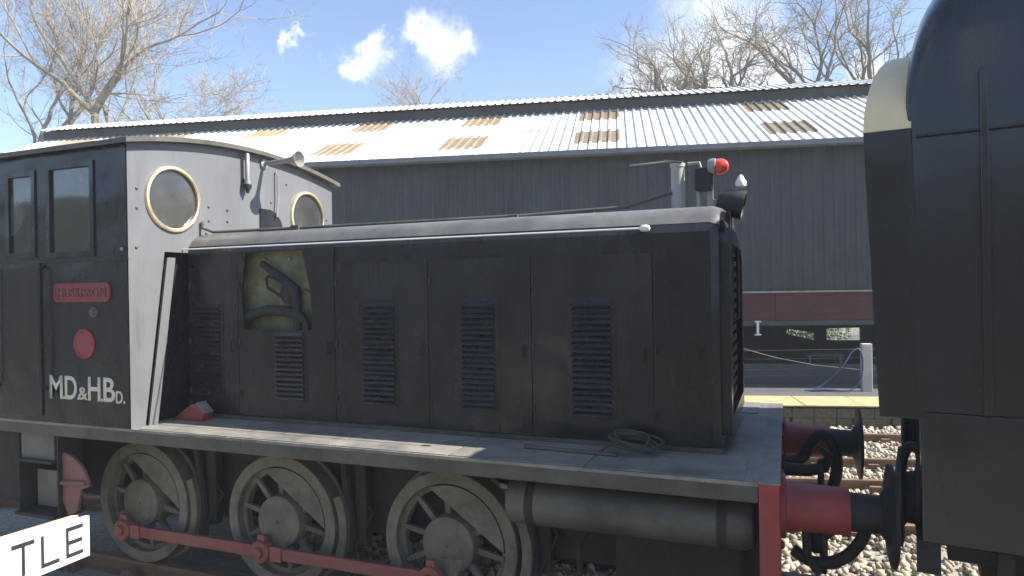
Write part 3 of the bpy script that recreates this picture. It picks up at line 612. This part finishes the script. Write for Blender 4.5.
# coupling rods
PX, PZ = -.085, .30
for i in range(2):
    xa, xb = WXS[i + 1] + PX, WXS[i] + PX
    rod = MB(); rod.box(xa + .02, xb - .02, -.905, -.865, PZ - .045, PZ + .045)
    rod.build('coupling_rod', m_rod, loco, bevel=.008)
    MB().box(xa + .10, xa + .20, -.918, -.905, PZ - .055, PZ + .055).build('rod_end', m_rod, loco, bevel=.006)
for x in WXS:
    e = MB().lathe((x + PX, -.84, PZ), (0, -1, 0), [(-.06, .05), (.015, .05), (.015, .085), (.075, .085), (.085, .075), (.085, .045), (.11, .04), (.115, 0)], 20).build('rod_boss', m_rod, loco, smooth=True)
    MB().box(x + PX - .035, x + PX + .035, -.90, -.86, PZ + .07, PZ + .125).build('oil_cup', m_rod, e, bevel=.008)
# brake hangers and blocks to the right of each wheel
for x in WXS:
    h = MB(); h.tube([(x + .52, -.70, 1.1), (x + .56, -.70, .75), (x + .60, -.70, .5), (x + .58, -.70, .15)], .035, 8).build('brake_hanger', m_under, loco, smooth=True)
    P = [(x + .535 * math.cos(t), .5 + .535 * math.sin(t)) for t in np.linspace(R(-24), R(24), 9)] + [(x + .60 * math.cos(t), .5 + .60 * math.sin(t)) for t in np.linspace(R(24), R(-24), 9)]
    MB().plate([P], lambda u, v, d: (u, d, v), -.78, -.66).build('brake_block', m_wheel, loco)
    MB().tube([(x + .72, -.62, 1.1), (x + .66, -.66, .72), (x + .74, -.64, .6), (x + .62, -.7, .35)], .014, 6).build('sand_pipe', m_under, loco)
    MB().box(x + .60, x + .70, -.68, -.60, .35, 1.0).build('brake_link', m_under, loco, bevel=.015)
    sv = MB()
    for k in range(6): sv.box(x - .38 + k * .035, x + .38 - k * .035, -.66, -.58, 1.10 - k * .018 - .016, 1.10 - k * .018)
    sv.build('leaf_spring', m_under, loco)
# air reservoir under the footplate
tk = MB().lathe((.56, -1.03, .945), (1, 0, 0), [(0, .0), (.0, .09), (.015, .125), (.05, .14), (1.38, .14), (1.42, .125), (1.435, .09), (1.435, 0)], 36).build('air_reservoir', m_val, loco, smooth=True)
for xx in (.70, 1.80): MB().lathe((xx, -1.03, .945), (1, 0, 0), [(0, .14), (0, .146), (.05, .146), (.05, .14)], 36, closed=True).build('reservoir_strap', m_under, tk); MB().box(xx, xx + .05, -1.06, -1.0, 1.086, 1.21).build('strap_hanger', m_under, tk)
sb = MB().lathe((.93, -.80, .62), (0, 0, 1), [(0, .02), (.02, .03), (.14, .13), (.22, .13)], 20).build('sand_hopper', m_under, loco, smooth=True)
MB().tube([(.93, -.80, .62), (.93, -.80, .4), (.86, -.78, .15)], .02, 8).build('sander_pipe', m_under, sb)
MB().box(1.15, 1.9, -.75, -.58, .42, .78).build('battery_box', m_under, loco, bevel=.01)
MB().tube([(.45, -.9, .98), (.56, -.95, .98)], .018, 8).build('reservoir_pipe', m_steel, loco)
# cab steps
m_step = mat('dusty_step', (.15, .145, .13), .75, var=.25, dust=(.24, .22, .19), dust_amt=.5)
MB().box(-3.70, -3.31, -1.22, -1.20, .92, 1.12).build('step_backplate', m_step, loco)
MB().box(-3.72, -3.29, -1.26, -1.0, .895, .918).build('cab_step', m_under, loco)
MB().box(-3.66, -3.27, -1.12, -1.10, .50, .80).build('step_backplate', m_step, loco)
MB().box(-3.72, -3.25, -1.27, -1.0, .46, .485).build('cab_step', m_under, loco)
for xx in (-3.74, -3.27): MB().box(xx, xx + .015, -1.225, -1.02, .45, 1.13).build('step_hanger', m_under, loco)
m_pink = mat('faded_red_guard', (.24, .10, .09), .6, var=.25, dust=(.24, .18, .155), dust_amt=.5)
P = [(-3.27, .60), (-3.27, .98)] + [(-3.27 + .32 * math.sin(t), .66 + .32 * math.cos(t)) for t in np.linspace(.1, 1.35, 8)] + [(-3.05, .70), (-3.10, .52), (-3.2, .48)]
MB().plate([P], lambda u, v, d: (u, d, v), -1.19, -1.16).build('wheel_guard', m_pink, loco, bevel=.006)
MB().tube([(-3.26, -1.2, .74), (-2.98, -1.2, .76)], .018, 8).build('guard_rail', m_pink, loco)
# buffers
def buffer(x, y, z, dirx, par, cas, ram, r=.125, L1=.345, L2=.54, hr=.265):
    c = MB().lathe((x, y, z), (dirx, 0, 0), [(0, r + .05), (.025, r + .05), (.03, r + .015), (.10, r + .005), (L1 - .02, r), (L1, r - .008)], 32).build('buffer_casing', cas, par, smooth=True)
    MB().lathe((x, y, z), (dirx, 0, 0), [(L1 - .01, r - .022), (L2 - .05, r - .026), (L2 - .02, r + .02), (L2, r + .05)], 28).build('buffer_ram', ram, c, smooth=True)
    MB().lathe((x, y, z), (dirx, 0, 0), [(L2 - .012, hr - .03), (L2 - .005, hr), (L2 + .012, hr), (L2 + .022, hr * .7), (L2 + .028, 0)], 40).build('buffer_head', ram, c, smooth=True)
for yy in (-.87, .87): buffer(XB, yy, 1.015, 1, loco, m_red, m_dark)
# drawhook, coupling chain and vacuum hose
m_chain = mat('greasy_chain', (.03, .028, .026), .55, metal=.3)
hk = MB().tube([(XB, 0, 1.0), (XB + .16, 0, 1.0), (XB + .26, 0, 1.03), (XB + .29, 0, 1.11), (XB + .24, 0, 1.15)], [.045, .04, .04, .03, .02], 10).build('drawhook', m_chain, loco, smooth=True)
def ring_link(c, lx, lz, r, par, tilt=0):
    P = []
    for k in range(21):
        q = 2 * math.pi * k / 20; P.append((c[0] + lx * math.cos(q) * math.cos(tilt), c[1] + lx * math.cos(q) * math.sin(tilt), c[2] + lz * math.sin(q)))
    MB().tube(P, r, 8, cap=False).build('chain_link', m_chain, par, smooth=True)
ring_link((XB + .24, 0, .92), .05, .15, .02, hk, 1.57); ring_link((XB + .26, 0, .70), .06, .13, .02, hk, .2); ring_link((XB + .25, 0, .48), .05, .14, .02, hk, 1.4)
MB().hose([(XB, .42, .95), (XB + .13, .42, .98), (XB + .2, .42, 1.1), (XB + .27, .42, 1.16), (XB + .34, .42, 1.08), (XB + .36, .42, .92), (XB + .31, .42, .74), (XB + .2, .42, .66)], .04, 12).build('brake_hose', m_dark, loco, smooth=True)
MB().hose([(XB, -.42, .86), (XB + .10, -.42, .87), (XB + .18, -.42, .80), (XB + .20, -.42, .62)], .04, 12).build('brake_pipe', m_dark, loco, smooth=True)
MB().hose([(XB + .06, -.55, .66), (XB + .18, -.55, .60), (XB + .32, -.56, .64), (XB + .42, -.58, .76), (XB + .46, -.60, .90)], .035, 12).build('brake_hose', m_dark, loco, smooth=True)
MB().hose([(XB, -.62, .84), (XB + .12, -.62, .84), (XB + .14, -.62, .66), (XB + .2, -.6, .56)], .025, 10).build('air_pipe', m_dark, loco, smooth=True)

# ------------------------------------------------------------------ things on the footplate
ck = empty('wheel_chock', 'red wedge-shaped wheel chock lying on the footplate beside the cab', 'wheel chock', (-2.22, -.83, ZF + .006))
MB().plate([[(-.19, .002), (.12, .002), (.14, .06), (.06, .135), (.0, .125)]], lambda u, v, d: (u, d, v), -.05, .05).build('wedge', m_red, ck, bevel=.006)
MB().plate([[(.062, .137), (.142, .064), (.148, .068), (.064, .146)]], lambda u, v, d: (u, d, v), -.048, .048).build('wedge_face', m_steel, ck)
cl = MB(); P = []; rr = random.Random(4)
for k in range(90):
    q = k * .33; P.append((1.27 + (.125 + .03 * math.sin(q * 1.7) + .02 * math.sin(q * .37)) * math.cos(q) + .05 * math.sin(q * .11), -.87 + .09 * math.sin(q), ZF + .02 + .06 * abs(math.sin(q * .5 + .4)) + k * .0006))
P += [(1.1, -.92, ZF + .015), (.95, -.95, ZF + .012)]
cl.tube(P, .009, 6); o = cl.build('rope_coil', mat('grubby_rope', (.075, .07, .06), .9, var=.3), None, smooth=True); tag(o, 'loose coil of grubby rope on the footplate near the front of the hood', 'rope')
o = MB().tube([(.62, -.93, ZF + .016), (1.22, -.97, ZF + .016)], .015, 8).build('steel_bar', m_val); tag(o, 'thin dark bar lying on the footplate beside the rope coil', 'bar')

# ------------------------------------------------------------------ dark van coupled at the right
m_van = mat('glossy_midnight_van', (.008, .0095, .014), .26, var=.3, scale=2, dust=(.022, .024, .028), dust_amt=.6, wave=.35, rust=(.03, .03, .03), rust_amt=.4, streak=.25, coat=.5, bump=.1, bscale=5)
VA = R(-8.5)
van = empty('covered_van', 'tall dark covered van with rounded roof coupled ahead of the locomotive at the right', 'van', (2.885, 0, 0), VA)
VY, VB = 1.28, 1.64                     # van frame: x = 0 at the end wall, running on to the right
def vsec(x):
    e = max(0., min(1., x / .30)); g_ = math.sqrt(max(0, 1 - (1 - e) ** 2)); zt = 3.0 + .50 * g_
    P = [(-VY, VB), (-VY, 2.3), (-VY * .985, zt - .12)]
    for t in np.linspace(0, math.pi, 17): P.append((-VY * .975 * math.cos(t), zt + (.22 + .2 * g_) * math.sin(t) ** .9))
    P += [(VY * .985, zt - .12), (VY, 2.3), (VY, VB)]
    return P
xs = [0, .006, .016, .03, .05, .075, .105, .14, .19, .24, .30, .8, 2.3, 6.5]
vm = MB(); secs = [vsec(x) for x in xs]; n = len(secs[0]); V = []
for x, sec in zip(xs, secs): V += [(x + .035 * max(0, (2.9 - z)) / 1.2, a, z) for a, z in sec]
F = [(j * n + i, j * n + i + 1, (j + 1) * n + i + 1, (j + 1) * n + i) for j in range(len(xs) - 1) for i in range(n - 1)] + [tuple(range(n)), tuple(range(len(xs) * n - 1, (len(xs) - 1) * n - 1, -1))] + [(j * n, (j + 1) * n, (j + 1) * n + n - 1, j * n + n - 1) for j in range(len(xs) - 1)]
vm.add(V, F).build('van_body', m_van, van, smooth=True)
for xx in (.29, 1.3, 2.3, 3.3): MB().box(xx, xx + .035, -VY - .018, -VY - .001, VB, 3.2).build('body_pillar', m_van, van, bevel=.006)
MB().box(.04, 6.5, -VY - .008, -VY - .001, 2.925, 2.935).build('body_bead', m_van, van)
P = [(-.125, 1.60), (.075, 1.60), (.022, 2.968), (-.178, 2.968)]
MB().plate([P], lambda u, v, d: (u, d, v), -1.275, -1.235).build('added_end_panel', m_van, van, bevel=.004)  # added opaque panel, dark like the see-through strip it replaces
fs = MB(); V = []; zs = np.linspace(0, 1, 9)                 # added shoulder, cream for a bright see-through strip, tilted to catch sky
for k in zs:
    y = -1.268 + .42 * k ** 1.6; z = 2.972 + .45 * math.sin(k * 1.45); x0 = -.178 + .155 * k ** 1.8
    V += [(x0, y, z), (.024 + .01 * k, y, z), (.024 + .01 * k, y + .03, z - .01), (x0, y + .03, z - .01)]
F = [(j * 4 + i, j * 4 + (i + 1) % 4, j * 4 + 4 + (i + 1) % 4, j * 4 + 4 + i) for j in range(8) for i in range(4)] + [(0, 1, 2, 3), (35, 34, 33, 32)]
fs.add(V, F).build('bright_strip_shoulder', mat('cream_bright_strip', (.86, .69, .42), .45, var=.08, dust=(.6, .47, .3), dust_amt=.35), van, smooth=True)
MB().box(.045, 6.5, -VY + .006, VY - .006, 1.02, VB - .002).build('body_skirt', m_van, van, bevel=.01)
MB().box(.15, 6.5, -1.1, 1.1, .90, 1.018).build('solebar', m_under, van)
MB().box(.02, .12, -1.22, 1.22, .86, 1.016).build('headstock', m_under, van)
for yy in (-.87, .87):
    buffer(.044, yy, 1.12, -1, van, m_under, m_under, .12, .03, .09, .255)
MB().hose([(.12, .40, 1.02), (.0, .42, 1.12), (-.06, .42, 1.02), (-.08, .42, .8)], .035, 10).build('van_hose', m_dark, van, smooth=True)
MB().box(.30, 1.6, -.90, .2, .70, 1.25).build('van_tool_box', m_under, van, bevel=.02)
MB().lathe((.75, -1.02, .92), (1, 0, 0), [(0, 0), (0, .08), (.02, .1), (.4, .1), (.42, .08), (.42, 0)], 20).build('brake_cylinder', m_under, van, smooth=True)
MB().plate([[(1.2, 1.29), (1.5, .62), (1.62, .62), (1.9, 1.29)]], lambda u, v, d: (u, d, v), -1.06, -1.03).build('axle_guard', m_under, van)
MB().box(.34, .40, -1.22, -1.16, .68, 1.175).build('van_step_hanger', m_under, van); MB().box(.32, .75, -1.26, -1.02, .655, .679).build('van_step', m_under, van)
MB().tube([(.14, -.3, .9), (.5, -.4, .78), (1.4, -.5, .72)], .05, 10).build('brake_rigging', m_under, van, smooth=True)
for xx in (2.2, 5.2):
    for yy, ss in ((-.78, 1), (.78, -1)):
        MB().lathe((xx, yy, .46), (0, ss, 0), [(0, .0), (0, .12), (.02, .14), (.05, .36), (.0, .39), (.0, .455), (.12, .46), (.125, .485), (.15, .485), (.15, 0)], 40).build('van_wheel', m_under, van, smooth=True)
    MB().box(xx - .16, xx + .16, -.98, -.80, .34, .62).build('axle_box', m_under, van, bevel=.02)

# ------------------------------------------------------------------ white sign beside the line
sg = Vector((-.576, -2.946, 1.157)); se = Vector((-.402, -3.405, 1.222))      # right and left front edges of the part in view
d = (se - sg); d.z = 0; L0 = d.length; ang = math.atan2(-d.y, -d.x)            # board runs from left end to right end along local +x
sign = empty('trackside_sign', 'bright white board with black letters TLE in the lower left corner', 'sign', (sg.x, sg.y, 0), ang)
m_signw = mat('white_sign_face', (.8, .8, .78), .35, var=.03); m_ink = mat('black_ink', (.03, .03, .035), .5); m_wood = mat('pale_timber', (.55, .45, .31), .7, var=.2, scale=4, streak=1)
BL = .72; zb, zt = 1.150, 1.318
tilt = 0.13
def sz(x): return -tilt * x                                                    # the board leans down towards its right end
MB().plate([[(-BL, zb + sz(-BL)), (0, zb), (0, zt), (-BL, zt + sz(-BL))]], lambda u, v, d_: (u, d_, v), 0, .018).build('board', m_signw, sign, bevel=.001)
MB().plate([[(-BL, zb + .02 + sz(-BL)), (-.01, zb + .02), (-.01, zt - .012), (-BL, zt - .012 + sz(-BL))]], lambda u, v, d_: (u, d_, v), .0185, .034).build('backing_strip', m_val, sign)
MB().plate([[(-BL, zb + .01 + sz(-BL)), (-.02, zb + .01), (-.02, zt + .008), (-BL, zt + .008 + sz(-BL))]], lambda u, v, d_: (u, d_, v), .0345, .060).build('timber_batten', m_wood, sign)
def stroke(x0, z0, x1, z1): return [(x0, z0 + zb + sz(x0)), (x1, z0 + zb + sz(x1)), (x1, z1 + zb + sz(x1)), (x0, z1 + zb + sz(x0))]
def letter(strokes):
    m = MB()
    for k, s_ in enumerate(strokes): m.plate([stroke(*s_)], lambda u, v, d_: (u, d_, v), -.0016 - .0002 * k, -.0004)
    m.build('letter', m_ink, sign)
h0, h1, w = .024, .146, .016
letter([(-.150, h0, -.150 + .016, h1), (-.134, h0, -.045, h0 + w), (-.134, .075, -.05, .075 + w), (-.134, h1 - w, -.045, h1)])
letter([(-.292, h0, -.292 + .016, h1), (-.276, h0, -.190, h0 + w)])
letter([(-.392, h0, -.376, h1 - w), (-.442, h1 - w, -.326, h1)])
MB().box(-.52, -.45, .061, .13, -.25, 1.36).build('sign_post', m_wood, sign, bevel=.006)

# ------------------------------------------------------------------ lineside fence post with wires, hose on the platform
m_post = mat('pale_concrete_post', (.5, .49, .45), .85, var=.12, bump=.2)
fp = empty('fence_post', 'pale square post with thin wires standing on the platform under the shed wall', 'post', shedpt(.83, 1.72, .217), A)
MB().box(-.09, .09, -.06, .06, 0, .88).build('post', m_post, fp, bevel=.01)
for z in (.1, .30, .42, .62, .78):
    MB().tube([(-2.9, .0, z - .05), (-1.5, 0, z - .02), (-.12, -.02, z), (1.5, 0, z)], .0045, 5).build('wire', m_val, fp)
MB().tube([(-2.4, -.05, .85), (-1.6, -.05, .62), (-.9, -.05, .48), (-.12, -.062, .40)], .008, 6).build('cable', m_val, fp)
m_blue = mat('blue_hose', (.045, .07, .16), .5, var=.2)
hz = MB().hose([shedpt(-.25, 1.55, .25), shedpt(.05, 1.58, .26), shedpt(.35, 1.55, .245), shedpt(.55, 1.58, .28), shedpt(.70, 1.6, .48), shedpt(.73, 1.6, .8), shedpt(.68, 1.62, 1.0), shedpt(.55, 1.62, .95), shedpt(.42, 1.6, .75), shedpt(.2, 1.6, .5), shedpt(-.05, 1.58, .3), shedpt(-.3, 1.55, .25)], .016, 8).build('garden_hose', m_blue, None, smooth=True)
tag(hz, 'dark blue hose looped up beside the pale post under the shed', 'hose')
bn = empty('bench', 'low grey slatted bench inside the dark shed opening', 'bench', shedpt(.75, 3.9, .217), A)
for k in range(3): MB().box(-.45, .3, -.16 + k * .11, -.07 + k * .11, .44, .47).build('seat_slat', m_gut, bn)
for xx in (-.4, .22): MB().box(xx, xx + .05, -.14, .14, 0, .44).build('leg', m_gut, bn)

# ------------------------------------------------------------------ trees
m_bark = mat('grey_bark', (.25, .215, .165), .9, var=.3, scale=3, dust=(.33, .3, .22), dust_amt=.5, rand=False)
m_twig = mat('tan_twigs', (.42, .345, .255), .9, var=.25, scale=1, rand=False)
m_twig3 = mat('pale_twigs', (.35, .29, .215), .9, var=.25, scale=1, rand=False)
m_twig2 = mat('olive_twigs', (.36, .305, .215), .9, var=.25, scale=1, rand=False)
def bare_tree(base, fork, reach, seed, label, lean=(0, 0), stems=3, open_=30, gnarl=.16, twig=None, depth=6, r0=.2, up=.06, thin=1., group='bare trees behind the shed'):
    # a trunk that divides again and again into ever finer limbs, with side shoots and twigs
    twig = twig or m_twig
    rs = random.Random(seed); root = empty('bare_tree', label, 'tree', base, 0, group); T = MB(); Wm = MB()
    def turn(d, lo, hi, flat=.6):
        side = Vector((rs.gauss(0, 1), rs.gauss(0, 1), rs.gauss(0, flat))); side = side - d * side.dot(d); side.normalize()
        an = R(rs.uniform(lo, hi)); return (d * math.cos(an) + side * math.sin(an)).normalized()
    def limb(p, d, length, rad, lev):
        gn = gnarl * (.25 if lev == 0 else 1); ns = 5 if lev < 3 else (4 if lev < depth else 3); pts = [p]; rads = [rad]; cur = p; dd = d
        for i in range(ns):
            dd = (dd + Vector((rs.gauss(0, gn), rs.gauss(0, gn), rs.gauss(0, gn * .8) + up * (1 if lev > 1 else .5)))).normalized()
            cur = cur + dd * length / ns; pts.append(cur); rads.append(rad * (1 - .32 * (i + 1) / ns))
        if lev >= depth: rads[-1] = rad * .4
        (T if lev < 3 else Wm).tube(pts, rads, 8 if lev < 2 else (6 if lev < 4 else (4 if lev < 5 else 3)), cap=False)
        if lev >= depth: return
        er = rads[-1]
        for k in range(stems if lev == 0 else (2 if rs.random() < .72 else 3)):
            nr = max(er * (.88 if k == 0 else rs.uniform(.55, .8)), .0065 * thin)
            nl = (reach * .34 if lev == 0 else length * rs.uniform(.74, .92))
            limb(cur, turn(dd, (6 if k == 0 else open_ * .6), (open_ * .6 if k == 0 else open_ * 1.45)), nl * (1 if k == 0 else rs.uniform(.75, 1.0)), nr, lev + 1)
        if lev >= 1:
            for k in range(4 if lev >= depth - 2 else (3 if lev >= 2 else 2)):
                i = rs.randrange(1, ns); l2 = min(depth, lev + 2 + (rs.random() < .4))
                limb(pts[i], turn(dd, 35, 75), length * rs.uniform(.35, .6), max(rads[i] * rs.uniform(.3, .45), .0065 * thin), l2)
    limb(Vector((0, 0, -.3)), Vector((lean[0], lean[1], 1)).normalized(), fork, r0, 0)
    T.build('trunk', m_bark, root, smooth=True); Wm.build('crown', twig, root)
    return root
bare_tree((-28.0, 15.4, -.2), 8.6, 8.5, 11, 'bare tree with curved leaning trunk at the far left behind the cab', lean=(-.02, .0), stems=4, open_=30, r0=.19, up=.08, depth=7, twig=m_twig3, thin=.85)
bare_tree((-27.0, 16.0, -.2), 10.6, 7.5, 12, 'straight slim bare tree, second from the left above the shed end', stems=3, open_=22, gnarl=.12, r0=.15, up=.12, depth=6, twig=m_twig3)
bare_tree((-25.9, 17.0, -.2), 9.6, 8.5, 13, 'bare tree with several upright stems, third from the left above the shed', lean=(-.02, 0), stems=3, open_=24, gnarl=.12, r0=.17, up=.10, depth=6, twig=m_twig3)
bare_tree((-25.3, 16.2, -.2), 10.6, 9.0, 34, 'bare tree with thick trunk and long limbs reaching right above the shed end', lean=(.01, 0), stems=4, open_=38, gnarl=.13, r0=.22, up=.07, depth=7, twig=m_twig3, thin=.85)
bare_tree((-22.9, 18.5, -.2), 8.6, 6.0, 15, 'thin bare tree with fine spreading twigs, rightmost of the left-hand clump', lean=(.03, 0), stems=5, open_=38, gnarl=.13, r0=.14, up=.01, depth=7, twig=m_twig3, thin=.85)
bare_tree((-19.8, 36.0, -.2), 12.4, 5.2, 16, 'small distant bare tree alone above the middle of the shed roof', stems=6, open_=36, r0=.16, twig=m_twig2, thin=1.2, depth=6, up=.03)
bare_tree((-3.6, 25.6, -.2), 9.6, 4.4, 51, 'low bare tree with twisted limbs, leftmost above the right part of the roof', stems=6, open_=44, gnarl=.17, twig=m_twig2, r0=.2, up=.03, thin=1.1, depth=6)
bare_tree((-1.2, 26.3, -.2), 9.9, 5.0, 52, 'wide low bare tree in front of the big cloud above the roof', stems=7, open_=44, gnarl=.17, twig=m_twig2, r0=.24, up=.03, thin=1.1, depth=6)
bare_tree((.7, 27.0, -.2), 10.2, 4.6, 53, 'slender bare tree between the cloud and the tall forked tree', stems=5, open_=40, gnarl=.16, twig=m_twig2, r0=.2, up=.04, thin=1.1, depth=6)
bare_tree((3.15, 28.0, -.2), 10.2, 6.6, 18, 'tall forked bare tree, second from the dark van above the roof', stems=5, open_=32, gnarl=.15, twig=m_twig2, r0=.22, up=.04, thin=1.1, depth=6)
bare_tree((5.9, 29.0, -.2), 10.2, 6.4, 19, 'bare tree rising right beside the dark van above the roof', stems=5, open_=34, gnarl=.15, twig=m_twig2, r0=.2, up=.04, thin=1.1, depth=6)
# green bush seen through the gap in the rear wall
m_leaf = mat('bush_leaves', (.11, .18, .035), .6, var=.5, scale=3)
bs = empty('green_bush', 'sunlit green bush seen through the gap at the back of the shed', 'bush', shedpt(2.2, 11.9, -.2), A)
rs = random.Random(9); lm = MB()
for k in range(5200):
    v = Vector((rs.gauss(0, 1), rs.gauss(0, 1), rs.gauss(0, 1))).normalized() * rs.random() ** .4
    p = Vector((v.x * 1.7, v.y * .9, 1.0 + v.z * .95)); a = Vector((rs.gauss(0, 1), rs.gauss(0, 1), rs.gauss(0, 1))).normalized(); b_ = a.orthogonal().normalized(); s_ = rs.uniform(.03, .06)
    lm.add([p - a * s_, p + b_ * s_ * .5, p + a * s_, p - b_ * s_ * .5], [(0, 1, 2, 3)])
lm.build('foliage', m_leaf, bs)
for k in range(5): MB().tube([(rs.uniform(-.3, .3), 0, 0), (rs.uniform(-1, 1), rs.uniform(-.4, .4), 1.2)], [.03, .012], 6).build('stem', m_bark, bs)

# ------------------------------------------------------------------ thin haze added to lift the darks like a dirty window's veil
HAZE = 0.0022
m_haze = bpy.data.materials.new('haze'); m_haze.use_nodes = True; t = m_haze.node_tree; t.nodes.clear()
ho = N(t, 'ShaderNodeOutputMaterial'); hv = N(t, 'ShaderNodeVolumePrincipled'); hv.inputs['Color'].default_value = (.93, .95, 1, 1); hv.inputs['Density'].default_value = HAZE; hv.inputs['Anisotropy'].default_value = 0.0
t.links.new(hv.outputs[0], ho.inputs['Volume'])
MB().box(-155, 155, -155, 155, -1.3, 27).build('haze', m_haze, kind='stuff')
tag(bpy.data.objects['haze'], 'thin pale haze hanging in the air over the whole yard', 'haze')
